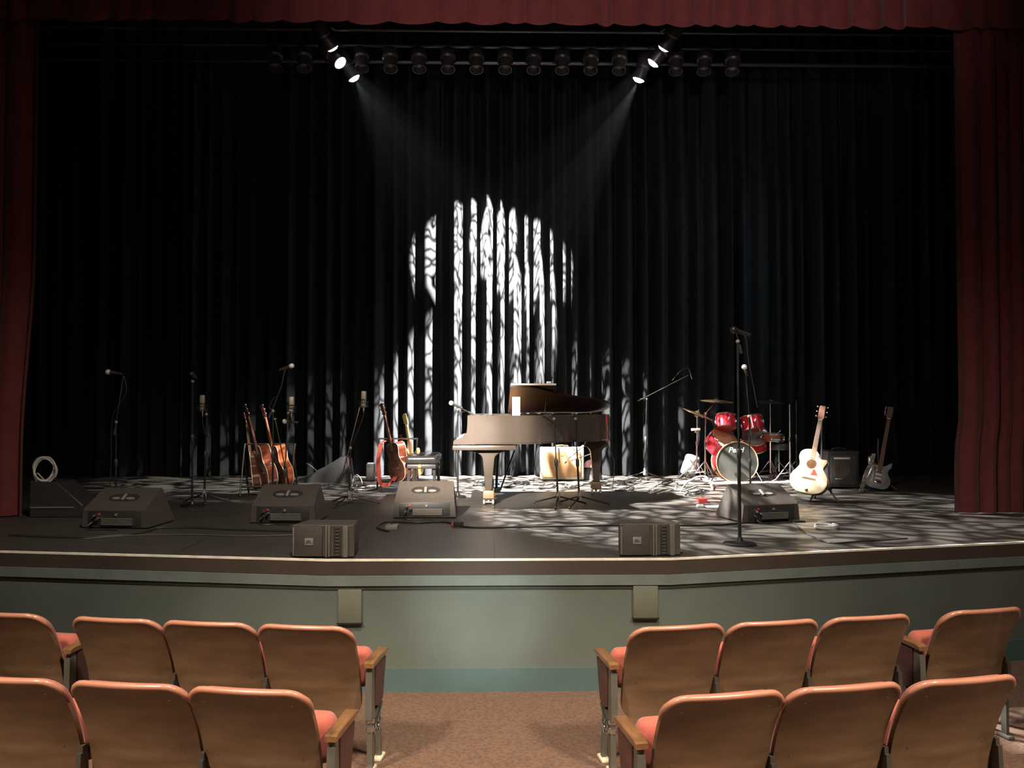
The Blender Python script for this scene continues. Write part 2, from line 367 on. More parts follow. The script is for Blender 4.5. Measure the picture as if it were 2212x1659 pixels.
struct(facet(0.0, zz(1440), 0.012).build('baseboard_stage', mat('blue_green_baseboard_paint', (0.075, 0.125, 0.125), 0.5, 0, 0.1, 2)))
# vertical seam batten in the middle of the wall
def wall_y(x):
    for p, q_ in zip(E, E[1:]):
        if p.x <= x <= q_.x: return p.y + (q_.y - p.y) * (x - p.x) / (q_.x - p.x)
    return E[2].y
for x0, x1, y0, y1, lab in ((732, 782, 1272, 1346, 'square painted cover plate low on stage wall, left of the centre seam'), (1368, 1422, 1266, 1338, 'square painted cover plate low on stage wall, right of the centre seam')):
    d = 6.02; a = PD(x0, y0, d); b = PD(x1, y1, d)
    r = thing('cover_plate', lab, 'cover plate', ((a.x + b.x) / 2, wall_y((a.x + b.x) / 2) + 0.003, b.z), 0, 'painted cover plates on the stage wall')
    MB().box((0, -0.0, (a.z - b.z) / 2), (b.x - a.x, 0.05, a.z - b.z), bevel=0.004).build('plate', mat('olive_grey_plate', (0.13, 0.14, 0.105), 0.6, 0, 0.1, 6), r)
    MB().box((0, -0.006, 0.006), (b.x - a.x + 0.012, 0.055, 0.010)).build('shadow_strip', M['blackmetal'], r)  # black strip stands in for the shadow at the plate's foot

# curtains
def folds(x0, x1, wmin, wmax, amin, amax, seed, pw=0.8):
    r = random.Random(seed); xs = [x0 - 0.2]; am = []
    while xs[-1] < x1 + 0.2: xs.append(xs[-1] + r.uniform(wmin, wmax)); am.append(r.uniform(amin, amax))
    def f(x):
        import bisect
        i = min(max(bisect.bisect(xs, x) - 1, 0), len(am) - 1)
        t = (x - xs[i]) / (xs[i + 1] - xs[i])
        return am[i] * (sin(pi * min(max(t, 0), 1)) ** pw)
    return f
def drape(name, x0, x1, z0, z1, Y, f, m, nx, nz=6, edge=None, bottom=None, thick=0.0):
    def pt(u, v):
        x = x0 + (x1 - x0) * u; z = z0 + (z1 - z0) * v
        if bottom: z += bottom(x) * (1 - v)
        k = 1.0 - 0.15 * v
        xx = x + (edge(u, z) if edge else 0)
        return Vector((xx, Y - f(x) * k, z))
    return MB().grid(pt, nx, nz).build(name, m, None, 60)
velvet = mat('black_velvet', (0.0115, 0.012, 0.013), 0.9, 0, 0.15, 5, 0.1, 200, spec=0.05)
velvet_wing = mat('black_wing_cloth', (0.010, 0.010, 0.011), 0.95, 0, 0.1, 5, spec=0.05)
redvelvet = mat('red_velvet', (0.12, 0.020, 0.018), 0.85, 0, 0.15, 8, 0.1, 200, sheen=0.15)
fb = folds(-8, 8, 0.13, 0.34, 0.10, 0.42, 21, 1.6)
tag(drape('back_curtain', -7.5, 7.5, ST + 0.01, 8.6, 13.05, fb, velvet, 2000, 8), 'black pleated velvet curtain hanging across the back of the stage', 'curtain')
for s, nm in ((-1, 'wall_left'), (1, 'wall_right')):
    struct(MB().box((s * 7.6, 11.1, 4.6), (0.1, 5.4, 9.2)).build(nm, velvet_wing))
struct(MB().box((0, 11.1, 9.0), (15.4, 5.4, 0.1)).build('ceiling', velvet_wing))
struct(MB().box((0, 13.75, 4.6), (15.4, 0.1, 9.2)).build('wall_back', velvet_wing))
Yc = 8.35
xl = W(92, Yc, 2).x; xr = W(2080, Yc, 2).x
fl = folds(-8, -4, 0.13, 0.3, 0.04, 0.12, 5); fr = folds(4, 8, 0.13, 0.3, 0.04, 0.12, 8)
def ss(a, b, t): t = min(max((t - a) / (b - a), 0), 1); return t * t * (3 - 2 * t)
tag(drape('red_curtain', -7.4, xl, ST + 0.012, 6.6, Yc + 0.05, fl, redvelvet, 420, 24, lambda u, z: -u * (0.10 * (1 - ss(1.6, 3.6, z)))),
    'red velvet side curtain at the left edge of the stage', 'curtain', 'red side curtains of the stage opening')
tag(drape('red_curtain', xr, 7.4, ST + 0.012, 6.6, Yc + 0.05, fr, redvelvet, 420, 24, lambda u, z: -(1 - u) * (0.055 * (1 - ss(1.5, 2.0, z)))),
    'red velvet side curtain at the right edge of the stage', 'curtain', 'red side curtains of the stage opening')
fv = folds(-8, 8, 0.16, 0.5, 0.03, 0.10, 12)
tag(drape('red_valance', -7.4, 7.4, hgt(60, Yc - 0.1), 7.6, Yc - 0.12, fv, redvelvet, 900, 8, None, lambda x: 0.05 - fv(x) * 0.9),
    'red velvet valance with a scalloped hem across the top of the stage', 'valance')

# ------------------------------------------------------------------ theatre seats
def seat(label, loc, rz, group, right_end=False, left_end=False):
    r = thing('theater_seat', label, 'theatre seat', loc, rz, group)
    WD, ZT, ZB = 0.276, 0.838, 0.27
    def hw(v):
        dt = (1 - v) * (ZT - ZB); rt = 0.095; k = WD - 0.004 * (1 - v)
        if dt < rt: k = k - rt + sqrt(max(rt * rt - (rt - dt) ** 2, 0))
        db = v * (ZT - ZB); rb = 0.10
        if db < rb: k = k - rb + sqrt(max(rb * rb - (rb - db) ** 2, 0)) * 1.0
        return k
    def prof(v): return 0.20 * (1 - v ** 2.1)
    def vv(v): return 0.5 - 0.5 * cos(pi * v)
    def back(off, grow=0.0, drop=0.0):
        def f(u, v):
            v = vv(v); uu = sin((u - 0.5) * pi) * 0.5 + 0.5
            x = (2 * uu - 1) * (hw(v) + grow); z = ZB + (ZT - ZB) * v - drop * v
            y = prof(v) + 0.028 * (x / WD) ** 2 + off
            return Vector((x, y, z + off * 0.25))
        return f
    MB().slab(back(0), back(0.026), 24, 26).build('backrest_shell', M['seatwood'], r, 50)
    def pad(u, v):
        p = back(0.028, -0.014)(u, v); b = (1 - abs(2 * u - 1) ** 4) * (1 - abs(2 * v - 1) ** 6)
        p.y += 0.020 + 0.035 * b; return p
    MB().slab(back(0.0265, -0.014), pad, 24, 26).build('backrest_cushion', M['redcloth'], r, 60)
    eb = []
    for k in range(61):                     # peach band round the shell top, the rim's bright light put into its colour
        t = k / 60
        if t < 0.4: u, v = 0.0, 0.80 + 0.20 * t / 0.4
        elif t > 0.6: u, v = 1.0, 1.0 - 0.20 * (t - 0.6) / 0.4
        else: u, v = (t - 0.4) / 0.2, 1.0
        p = back(0.013, 0.001)(u, math.acos(1 - 2 * v) / pi); p.z += 0.001 * (v > 0.99); eb.append(p)
    MB().tube(eb, [0.004 + 0.011 * min(1, k / 14, (60 - k) / 14) for k in range(61)], 8).build('lit_rim_band', mat('peach_lit_rim', (0.42, 0.19, 0.125), 0.28, 0, 0.06, 10, coat=0.4), r, 80)
    mt = Matrix.Translation((0, 0.30, 0.555)) @ Matrix.Rotation(radians(-8), 4, 'X')
    MB().box((0.025 * (right_end - left_end), 0, 0), (0.535 if not (left_end or right_end) else 0.57, 0.105, 0.225), mt, 0.05, 5).build('seat_cushion', M['redcloth'], r, 60)
    mt2 = Matrix.Translation((0, 0.365, 0.50)) @ Matrix.Rotation(radians(-8), 4, 'X')
    MB().box((0, 0, 0), (0.46, 0.02, 0.27), mt2, 0.01, 2).build('seat_pan', M['maroon'], r, 60)
    # side standards with armrests
    for sx, en in ((-1, left_end), (1, right_end)):
        if sx == -1 and not left_end: continue
        x = sx * (0.335 if en else 0.285)
        leg = MB()
        tp = 0.59 if en else 0.50; hwid = 0.016 if en else 0.010
        leg.prism([(0.185, 0), (0.185, tp), (0.225, tp), (0.235, 0.30), (0.225, 0.0)], x - hwid, x + hwid, axis='x')
        leg.prism([(0.36, 0), (0.33, 0.33), (0.345, 0.34), (0.39, 0)], x - 0.014, x + 0.014, axis='x')
        leg.prism([(0.22, 0.26), (0.22, 0.30), (0.34, 0.34), (0.345, 0.28), (0.29, 0.24)], x - 0.012, x + 0.012, axis='x')
        leg.prism([(0.16, 0.30), (0.17, tp - 0.03), (0.2, tp - 0.03), (0.2, 0.28)], x - hwid * 1.2, x + hwid * 1.2, axis='x')
        st = leg.build('side_standard', M['seatmetal'] if en else M['darkstandard'], r, 30)
        for yy in (0.205, 0.375): MB().box((x, yy, 0.012), (0.05, 0.10, 0.024), None, 0.008).build('foot_plate', M['cream'] if en else M['seatmetal'], st)  # cream plates at the row ends, grey ones between seats
        if not en: continue
        a = MB(); a.prism([(0.16, 0.59), (0.16, 0.615), (0.19, 0.625), (0.44, 0.632), (0.47, 0.622), (0.47, 0.607), (0.40, 0.597), (0.2, 0.59)], x - 0.03, x + 0.03, axis='x', rnd_=0.005)
        a.build('armrest', M['armwood'], r, 40)
        if en:
            MB().prism([(0.235, 0.585), (0.235, 0.36), (0.30, 0.33), (0.37, 0.36), (0.43, 0.585)], x + sx * 0.0 - 0.024, x + 0.024, axis='x', rnd_=0.004).build('end_panel', M['maroon'], r, 30)
            h = MB()
            h.tube([(x + sx * 0.02, 0.19, 0.255), (x + sx * 0.024, 0.30, 0.30), (x + sx * 0.02, 0.36, 0.34)], 0.007)
            h.tube([(x + sx * 0.02, 0.19, 0.225), (x + sx * 0.028, 0.27, 0.20), (x + sx * 0.02, 0.34, 0.25)], 0.006)
            h.tube([(x + sx * 0.022, 0.26 + 0.03 * cos(t), 0.25 + 0.03 * sin(t)) for t in [k * pi / 6 for k in range(13)]], 0.005)
            h.lathe([(0.024, -0.012), (0.026, 0.012)], Matrix.Translation((x, 0.205, 0.285)), 16).lathe([(0.024, -0.012), (0.026, 0.012)], Matrix.Translation((x, 0.205, 0.235)), 16)
            h.build('scroll_bracket', M['chrome'], r, 40)
    for sx in (-1, 1):
        for zc in (0.78, 0.5):
            v = (zc - ZB) / (ZT - ZB); x = sx * 0.2
            y = prof(v) + 0.028 * (x / WD) ** 2
            MB().lathe([(0.004, 0), (0.003, 0.002), (0.0001, 0.003)], Matrix.Translation((x, y - 0.0005, zc)) @ Matrix.Rotation(radians(90), 4, 'X'), 8).build('screw', M['chrome'], r)
    return r
ZT = 0.85
def place(px, py, rz):
    px += (-9 if py < 1400 else -13) * (1 if px < CX else -1); q = P(px, py, ZT); return (q.x, q.y, 0), radians(rz)
fg, bg = 'theatre seats in the front row', 'theatre seats in the second row'
SEATS = [
 (658, 1355, -9, fg, 'wooden theatre seat in the front row, at the aisle, left of the carpet', 'R'),
 (447, 1347, -9, fg, 'wooden theatre seat in the front row, second from the aisle on the left', ''),
 (245, 1339, -10, fg, 'wooden theatre seat in the front row, third from the aisle on the left', ''),
 (0, 1327, -11, fg, 'wooden theatre seat in the front row, cut by the left picture edge beside a gap', 'R'),
 (1465, 1355, 10, fg, 'wooden theatre seat in the front row, at the aisle, right of the carpet', 'L'),
 (1675, 1345, 10, fg, 'wooden theatre seat in the front row, second from the aisle on the right', ''),
 (1880, 1334, 10, fg, 'wooden theatre seat in the front row, third from the aisle, left of the gap', ''),
 (2132, 1319, 12, fg, 'wooden theatre seat in the front row, beyond the gap at far right', 'L'),
 (535, 1494, -9, bg, 'wooden theatre seat nearest the aisle on the left, in the nearer row', 'R'),
 (271, 1481, -9, bg, 'wooden theatre seat in the nearer row, second from the aisle on the left', ''),
 (3, 1469, -9, bg, 'wooden theatre seat in the nearer row, cut off by the left picture edge', ''),
 (1567, 1504, 10, bg, 'wooden theatre seat nearest the aisle on the right, in the nearer row', 'L'),
 (1832, 1486, 10, bg, 'wooden theatre seat in the nearer row, second from the aisle on the right', ''),
 (2092, 1470, 11, bg, 'wooden theatre seat in the nearer row, third from the aisle on the right', ''),
]
made = {}
for px, py, rz, g, lab, en in SEATS:
    loc, a = place(px, py, rz)
    left = px < CX
    key = (left, en)
    if key in made: dup(made[key], lab, loc, a, g)
    elif en == 'R': made[key] = seat(lab, loc, a, g, right_end=True)
    elif en == 'L': made[key] = seat(lab, loc, a, g, right_end=False, left_end=True)
    else: made[key] = seat(lab, loc, a, g)

# ------------------------------------------------------------------ grand piano
pd = dist(1092) - 0.06
PO = W(979, pd, ST)
piano = thing('grand_piano', 'dark satin grand piano with its lid propped low, centre stage', 'piano', PO, 0)
near = [(0.155, 0.0), (0.45, 0.0), (0.72, 0.0)]
bent = cat_rom([(0.72, 0.0), (0.88, 0.05), (1.05, 0.22), (1.25, 0.44), (1.48, 0.57), (1.70, 0.70), (1.83, 0.92), (1.86, 1.15), (1.80, 1.36), (1.66, 1.47), (1.50, 1.50)], 5, False)
outl = [Vector(p) for p in near[:-1]] + bent + [Vector((0.155, 1.50))]
def inset(pts, k):
    o = []; n = len(pts)
    for i in range(n):
        t = (pts[(i + 1) % n] - pts[i - 1]); nn = Vector((-t.y, t.x)).normalized(); o.append(pts[i] + nn * k)
    return o
inn = inset(outl, 0.04)
mb = MB()
z0, z1 = 0.675, 0.99
rings = []
V = [[mb.bm.verts.new((p.x, p.y, z)) for p in pp] for pp, z in ((outl, z0), (outl, z0 + 0.012), (inset(outl, -0.004), z0 + 0.016), (inset(outl, -0.004), z0 + 0.03), (outl, z0 + 0.034), (outl, z1), (inn, z1), (inn, z0))]
for a, b in zip(V, V[1:] + V[:1]):
    for i in range(len(outl)):
        j = (i + 1) % len(outl); mb.bm.faces.new((a[i], a[j], b[j], b[i]))
mb.build('case', M['piano'], piano, 30)
MB().loft([[Vector((p.x, p.y, 0.80)) for p in inset(outl, 0.035)], [Vector((p.x, p.y, 0.82)) for p in inset(outl, 0.035)]]).build('soundboard', M['soundboard'], piano)
mb = MB()
for k in range(7): mb.tube([(0.50 + 0.02 * k, 0.15 + k * 0.18, 0.90), (1.0 + 0.1 * k, 0.45 + k * 0.15, 0.90)], 0.012)
mb.build('iron_frame', M['brass'], piano)
arm = cat_rom([(-0.0, 0.672), (0.0, 0.70), (0.02, 0.725), (0.09, 0.745), (0.135, 0.77), (0.15, 0.84), (0.156, 0.97)], 4, False)
arm = [tuple(p) for p in arm] + [(0.165, 0.99), (0.24, 0.99), (0.24, 0.672)]
for y0 in (-0.002, 1.44): MB().prism(arm, y0, y0 + 0.062, axis='y').build('key_arm', M['piano'], piano, 40)
MB().box((0.34, 0.75, 0.636), (0.70, 1.51, 0.055), None, 0.012).build('keybed', M['piano'], piano)
MB().box((0.012, 0.75, 0.69), (0.022, 1.38, 0.045), None, 0.004).build('key_slip', M['piano'], piano)
MB().box((0.10, 0.75, 0.715), (0.15, 1.24, 0.022)).build('white_keys', M['white'], piano)
mb = MB()
for k in range(52):
    if k % 7 in (0, 1, 3, 4, 5): mb.box((0.125, 0.135 + k * 0.0236 + 0.012, 0.732), (0.095, 0.011, 0.014))
mb.build('black_keys', M['blackplastic'], piano)['kind'] = 'stuff'
MB().box((0.185, 0.75, 0.80), (0.02, 1.37, 0.17), None, 0.004).build('fallboard', M['piano'], piano)
MB().box((0.30, 0.75, 0.985), (0.25, 1.40, 0.012), None, 0.003).build('front_lid_strip', M['piano'], piano)
def leg_out(cx, w):
    o = [(cx - 0.235 * w, 0.61), (cx - 0.235 * w, 0.60)]
    o += [(cx - 0.066 - 0.169 * w * (1 - sin(t)), 0.595 - 0.085 * (1 - cos(t))) for t in [k * pi / 12 for k in range(7)]]
    o += [(cx - 0.064, 0.50), (cx - 0.035, 0.17)]
    return o + [(2 * cx - x, z) for x, z in o[::-1]]
for cx, cy, w in ((0.385, 0.14, 1.0), (0.385, 1.36, 1.0), (1.70, 1.12, 0.5)):
    top = 0.61 if w == 1 else 0.675
    lo = leg_out(cx, w); lo = [(x, z if z < 0.6 else z + (top - 0.61)) for x, z in lo]
    lg = MB().prism(lo, cy - 0.06, cy + 0.06, axis='y', rnd_=0.006).build('leg', M['piano'], piano, 30)
    MB().lathe([(0.045, 0.16), (0.05, 0.165), (0.05, 0.175), (0.04, 0.18)], Matrix.Translation((cx, cy, 0)), 20).build('ankle_ring', M['grey'], lg)
    MB().box((cx, cy, 0.115), (0.125, 0.125, 0.09), None, 0.012).build('foot_block', mat('brown_foot_block_wood', (0.20, 0.12, 0.075), 0.4), lg)  # block lighter and browner than the leg
    c = MB()
    for sx in (-1, 1):
        c.lathe([(0.026, -0.012), (0.03, -0.008), (0.03, 0.008), (0.026, 0.012)], Matrix.Translation((cx + sx * 0.05, cy - 0.03, 0.031)) @ Matrix.Rotation(pi / 2, 4, 'Y'), 16)
    c.tube([(cx - 0.05, cy - 0.03, 0.031), (cx + 0.05, cy - 0.03, 0.031)], 0.008).tube([(cx, cy, 0.07), (cx, cy - 0.03, 0.03)], 0.012)
    c.build('caster', M['grey'], lg)
ly = MB()
for dy in (-0.07, 0.07): ly.tube([(0.50, 0.75 + dy, 0.61), (0.47, 0.75 + dy * 0.8, 0.12)], 0.016)
ly.box((0.47, 0.75, 0.10), (0.10, 0.24, 0.05), None, 0.008)
ly.tube([(0.72, 0.70, 0.66), (0.52, 0.73, 0.10)], 0.01)
lyo = ly.build('pedal_lyre', M['blackmetal'], piano)
for dy in (-0.06, 0, 0.06): MB().box((0.38, 0.75 + dy, 0.075), (0.12, 0.022, 0.01), None, 0.004).build('pedal', M['brass'], lyo)
# lid, hinged on the far side
ang = radians(-11.5)
HG = Matrix.Translation((0, 1.5, 1.0)) @ Matrix.Rotation(ang, 4, 'X') @ Matrix.Translation((0, -1.5, 0))
LX = 0.625
lid = [Vector((LX, -0.012)), Vector((0.70, -0.012))] + inset(bent, -0.012)[1:-1] + [Vector((1.50, 1.5)), Vector((LX, 1.5))]
MB().loft([[Vector((p.x, p.y, 0.0)) for p in lid], [Vector((p.x, p.y, 0.018)) for p in lid]]).build('lid', M['lidunder'], piano, 30, HG)
MB().box((LX + 0.255, 0.74, 0.033), (0.50, 1.48, 0.018), None, 0.004).build('folded_lid_flap', M['lidunder'], piano, 30, HG)
MB().box((LX + 0.255, -0.004, 0.033), (0.502, 0.006, 0.02)).build('flap_edge', mat('pale_lid_edge', (0.55, 0.42, 0.33), 0.4), piano, 30, HG)  # pale strip along the near edge of the folded flap
MB().tube([(1.02, 0.30, 0.99), (1.04, 0.34, 1.22)], 0.005).build('lid_prop', M['blackmetal'], piano)
a = PD(1115, 898, pd + 0.06); h = PD(1115, 857, pd + 0.06).z
pp = tag(MB().box((a.x, a.y, (a.z + h) / 2 + 0.0), (0.086, 0.012, h - 0.992 - ST + 0.0), None, 0.002).build('sheet_music', M['paper']), 'narrow cream sheet standing upright on the near edge of the piano', 'sheet music')
pp.location.z = 0; 
zc = ST + 0.99 + (h - 0.992 - ST) / 2
pp.location.z = zc - (a.z + h) / 2
q = piano.matrix_world
lc = HG @ Vector((LX + 0.43, 0.06, 0.043))
lc = Vector(PO) + lc
tag(MB().box((lc.x, lc.y, lc.z + 0.018), (0.05, 0.05, 0.034), None, 0.006).build('white_box', M['white']), 'tiny white box lying on top of the raised piano lid', 'box')

# piano bench
bo = W(910, 9.55, ST)
bench = thing('piano_bench', 'black padded piano bench between the strapped guitar and the piano', 'bench', bo, 0)
MB().box((0, 0.36, 0.47), (0.37, 0.78, 0.10), None, 0.04, 4).build('padded_seat', mat('black_vinyl', (0.03, 0.028, 0.027), 0.22, coat=0.5), bench, 60)
MB().box((0, 0.36, 0.395), (0.33, 0.72, 0.05), None, 0.006).build('apron', M['blackplastic'], bench)
for sx in (-1, 1):
    MB().tube([(sx * 0.14, 0.06, 0.39), (sx * 0.165, 0.03, 0)], [0.022, 0.016]).build('leg', M['blackplastic'], bench)
    MB().tube([(sx * 0.14, 0.66, 0.39), (sx * 0.165, 0.69, 0)], [0.022, 0.016]).build('leg', M['blackplastic'], bench)
    MB().lathe([(0.035, -0.01), (0.04, 0), (0.035, 0.01)], Matrix.Translation((sx * 0.19, 0.2, 0.40)) @ Matrix.Rotation(pi / 2, 4, 'Y'), 16).build('height_knob', M['chrome'], bench)
MB().lathe([(0.028, 0), (0.024, 0.004), (0.001, 0.005)], Matrix.Translation((-0.02, -0.002, 0.40)) @ Matrix.Rotation(pi / 2, 4, 'X'), 5).build('badge', M['brass'], bench)

# ------------------------------------------------------------------ microphones and stands
def dyn_mic(label, tip, dirv, group, bright=0.8):
    dv = Vector(dirv).normalized(); r = thing('microphone', label, 'microphone', (0, 0, 0), 0, group, mtx=frame(tip, dv, dv.orthogonal()))
    MB().lathe([(0.011, -0.17), (0.013, -0.168), (0.018, -0.06), (0.021, -0.045)], None, 14).build('handle', M['blackplastic'], r)
    MB().lathe([(0.020, -0.045), (0.026, -0.038), (0.026, -0.030), (0.0290, -0.02), (0.024, -0.005), (0.013, 0.004), (0.0001, 0.006)], None, 16).build('grille', M['michead'] if bright > 0.5 else M['blackmetal'], r, 60)
    return r
def studio_mic(label, base, lean, group):
    r = thing('studio_microphone', label, 'microphone', (0, 0, 0), 0, group, mtx=frame(base, lean, (0, -1, 0)))
    MB().lathe([(0.028, 0.0), (0.031, 0.01), (0.031, 0.06), (0.028, 0.075)], None, 18).build('body', M['grey'], r)
    MB().lathe([(0.030, 0.0755), (0.032, 0.078), (0.032, 0.085), (0.030, 0.087)], None, 18).build('ring', M['chrome'], r)
    MB().box((0, 0, 0.135), (0.056, 0.042, 0.095), None, 0.014, 4).build('grille', mat('mic_mesh', (0.40, 0.34, 0.27), 0.5, 0.5, 0.2, 200), r, 60)
    sm = MB()
    for z in (0.015, 0.06):
        sm.tube([(0.052 * cos(t), 0.052 * sin(t), z) for t in [k * pi / 8 for k in range(17)]], 0.004, 6)
    for k in range(4):
        t = pi / 4 + k * pi / 2; sm.tube([(0.052 * cos(t), 0.052 * sin(t), 0.0), (0.052 * cos(t), 0.052 * sin(t), 0.075)], 0.004, 6)
        sm.tube([(0.052 * cos(t), 0.052 * sin(t), 0.037), (0.031 * cos(t), 0.031 * sin(t), 0.04)], 0.002, 6)
    sm.build('shock_mount', M['blackmetal'], r)
    MB().lathe([(0.010, -0.06), (0.010, -0.01), (0.014, 0)], None, 10).build('connector', M['chrome'], r)
    return r
MS = 'microphone stands on the stage'
def mic_stand(label, foot, top, base='tripod', boom=None, span=0.30, rot=0.3, lower=0.55, dark=True, br=0.13, pole_r=0.010, cable=None):
    foot = Vector(foot); top = Vector(top)
    r = thing('microphone_stand', label, 'microphone stand', foot, 0, MS)
    t = top - foot; pm = M['blackmetal'] if dark else M['chrome']
    mid = t * lower
    MB().tube([Vector((t.x * 0.05, t.y * 0.05, 0.05)), mid], pole_r * 1.15, 10).build('lower_pole', M['blackmetal'], r)
    MB().tube([mid, t], pole_r * 0.72, 10).build('upper_pole', pm, r)
    ax = frame(mid, t, (0, -1, 0))
    MB().lathe([(0.012, -0.05), (0.019, -0.04), (0.020, 0.02), (0.013, 0.035)], ax, 12).build('height_clutch', M['blackplastic'], r)
    if base == 'round':
        MB().lathe([(br, 0.0), (br, 0.012), (br * 0.9, 0.02), (0.03, 0.028), (0.018, 0.06), (0.001, 0.062)], None, 28).build('round_base', M['blackmetal'], r)
    else:
        MB().lathe([(0.016, 0.05), (0.026, 0.06), (0.022, 0.11), (0.013, 0.15), (0.010, 0.16)], None, 14).build('tripod_hub', M['grey'], r)
        for k in range(3):
            a = rot + k * 2 * pi / 3
            lg = MB().tube([(0.015 * cos(a), 0.015 * sin(a), 0.10), (span * cos(a), span * sin(a), 0.014)], 0.009, 8).build('leg', M['blackmetal'], r)
            MB().sphere((span * cos(a), span * sin(a), 0.014), 0.014).build('rubber_foot', M['blackplastic'], lg)
    MB().sphere(t, 0.018).build('swivel', M['chrome'] if not dark else M['grey'], r)
    if boom:
        a, b = Vector(boom[0]) - foot, Vector(boom[1]) - foot
        MB().tube([a, b], 0.007, 8).build('boom_arm', M['chrome'] if boom[2] else M['blackmetal'], r)
        dv = (a - b).normalized()
        MB().tube([a, a + dv * 0.07], 0.013, 10).build('counterweight', M['blackplastic'], r)
    if cable:
        pts = cat_rom([Vector(p) - foot for p in cable], 6, False)
        MB().tube(pts, 0.0035, 6).build('cable', M['cable'], r)
    return r
VM = 'handheld-style vocal microphones on stands'; SM = 'large studio microphones in shock mounts'
# far left vocal stand behind the leftmost wedge
d = 8.7
mic_stand('black microphone stand behind the leftmost floor monitor', W(250, d, ST), PD(251, 912, d), 'round', (PD(249, 925, d), PD(266, 812, d), False), cable=[PD(268, 812, d), PD(272, 850, d), PD(244, 900, d), PD(240, 1000, d), W(236, d, ST + 0.01)])
dyn_mic('pale-headed vocal microphone pointing left, above the leftmost floor monitor', PD(229, 803, d), PD(229, 803, d) - PD(266, 808, d), VM)
d = dist(1094)
mic_stand('slim straight microphone stand right of the leftmost floor monitor', W(415, d, ST), PD(416, 824, d), 'round', dark=True)
dyn_mic('round-headed vocal microphone facing out on the slim straight stand', PD(416, 807, d) + Vector((0, -0.05, 0)), (0, -1, 0.25), VM, 0.2)
d = dist(1086)
mic_stand('microphone stand holding a studio microphone, beside the slim straight stand', W(441, d, ST), PD(446, 895, d), 'tripod', (PD(449, 930, d), PD(446, 886, d), False), 0.24, 0.9, cable=[PD(437, 900, d), PD(440, 925, d), PD(452, 970, d), PD(453, 1000, d), PD(443, 1030, d)])
studio_mic('studio microphone in shock mount at far left', PD(437, 888, d), (0.0, 0, 1), SM)
d = 9.0
mic_stand('microphone stand with high boom in front of the two leaning guitars', W(589, d, ST), PD(590, 888, d), 'round', (PD(586, 890, d), PD(602, 850, d), False), cable=[PD(588, 885, d), PD(582, 880, d), PD(590, 862, d), PD(602, 850, d), PD(612, 815, d), PD(618, 795, d)])
dyn_mic('pale-headed vocal microphone high above the two leaning guitars', PD(634, 789, d), (0.95, -0.2, 0.3), VM)
MBt = MB().tube([PD(602, 850, d), PD(609, 830, d), PD(614, 800, d), PD(620, 793, d)], 0.006, 8)
tag(MBt.build('gooseneck', M['blackmetal']), 'thin black gooseneck tube below the highest left microphone', 'gooseneck')
d = 9.25
mic_stand('leaning silver microphone stand right of the two leaning guitars', W(612, d, ST), PD(622, 892, d), 'tripod', None, 0.24, 0.1, lower=0.35, dark=False, cable=[PD(630, 905, d), PD(632, 920, d), PD(622, 960, d), PD(616, 1000, d)])
studio_mic('studio microphone in shock mount behind the leaning guitars', PD(629, 892, d), (0.03, 0, 1), SM)
d2 = 9.4
mic_stand('slanted silver stand crossing behind the leaning guitars', W(632, d2, ST), PD(594, 905, d2), 'tripod', None, 0.22, 0.5, lower=0.4, dark=False)
dyn_mic('small white-headed microphone just behind the leaning silver stand', PD(611, 910, d2), (-1, -0.3, 0.1), 'small instrument microphones')
d = dist(1090)
mic_stand('tripod microphone stand with long diagonal boom left of the middle wedge', W(754, d, ST), PD(757, 968, d), 'tripod', (PD(741, 1022, d), PD(777, 876, d), True), 0.33, 0.2, lower=0.62,
          cable=[PD(786, 885, d), PD(783, 905, d), PD(765, 950, d), PD(750, 990, d), PD(752, 1020, d), PD(760, 1060, d), PD(764, 1105, d)])
studio_mic('tan-topped studio microphone at the tip of the long diagonal boom', PD(785, 880, d), (0.02, 0, 1), SM)
d = 9.9
mic_stand('microphone stand at the keyboard end of the piano', W(989, d, ST), PD(989, 885, d), 'round', (PD(1012, 890, d), PD(988, 878, d), False), cable=[PD(1005, 888, d), PD(990, 900, d), PD(985, 960, d), PD(988, 1060, d)], br=0.10)
dyn_mic('white-headed vocal microphone at the keyboard end of the piano', PD(971, 869, d), PD(971, 869, d) - PD(1010, 887, d), VM)
for px, pt, bx, lab in ((1206, 1197, 1172, 'left'), (1252, 1243, 1226, 'right')):
    d = dist(1082) - 0.45
    r = mic_stand('slim black tripod stand before the piano, %s of the pair' % lab, W(px, d, ST), PD(pt, 905, d), 'tripod', (PD(pt + 4, 925, d), PD(pt - 3, 895, d), False), 0.33, 0.35 if lab == 'left' else 0.1, lower=0.5,
              cable=[PD(bx + 6, 897, d), PD(bx + 14, 893, d), PD(pt + 2, 905, d), PD(pt + 8, 950, d), PD(pt + 12, 1000, d)])
    dv = PD(bx, 897, d + 0.12) - PD(pt, 895, d)
    m_ = thing('pencil_microphone', 'thin pencil microphone reaching over the piano rim, %s of the pair' % lab, 'microphone', (0, 0, 0), 0, 'pencil microphones over the piano', mtx=frame(PD(bx, 897, d + 0.12), dv, dv.orthogonal()))
    MB().lathe([(0.010, -0.13), (0.010, -0.012), (0.009, 0)], None, 12).build('body', M['chrome'], m_)
    MB().lathe([(0.011, -0.148), (0.011, -0.132)], None, 12).build('collar', M['blackplastic'], m_)
d = 12.35
mic_stand('tall overhead boom stand left of the drum kit', W(1393, d, ST), PD(1397, 862, d), 'tripod', (PD(1386, 862, d), PD(1487, 810, d), True), 0.26, 0.5, lower=0.5, dark=False, pole_r=0.013,
          cable=[PD(1452, 822, d), PD(1468, 803, d), PD(1483, 795, d), PD(1488, 797, d), PD(1492, 808, d)])
dv = Vector((0.3, 0, -1))
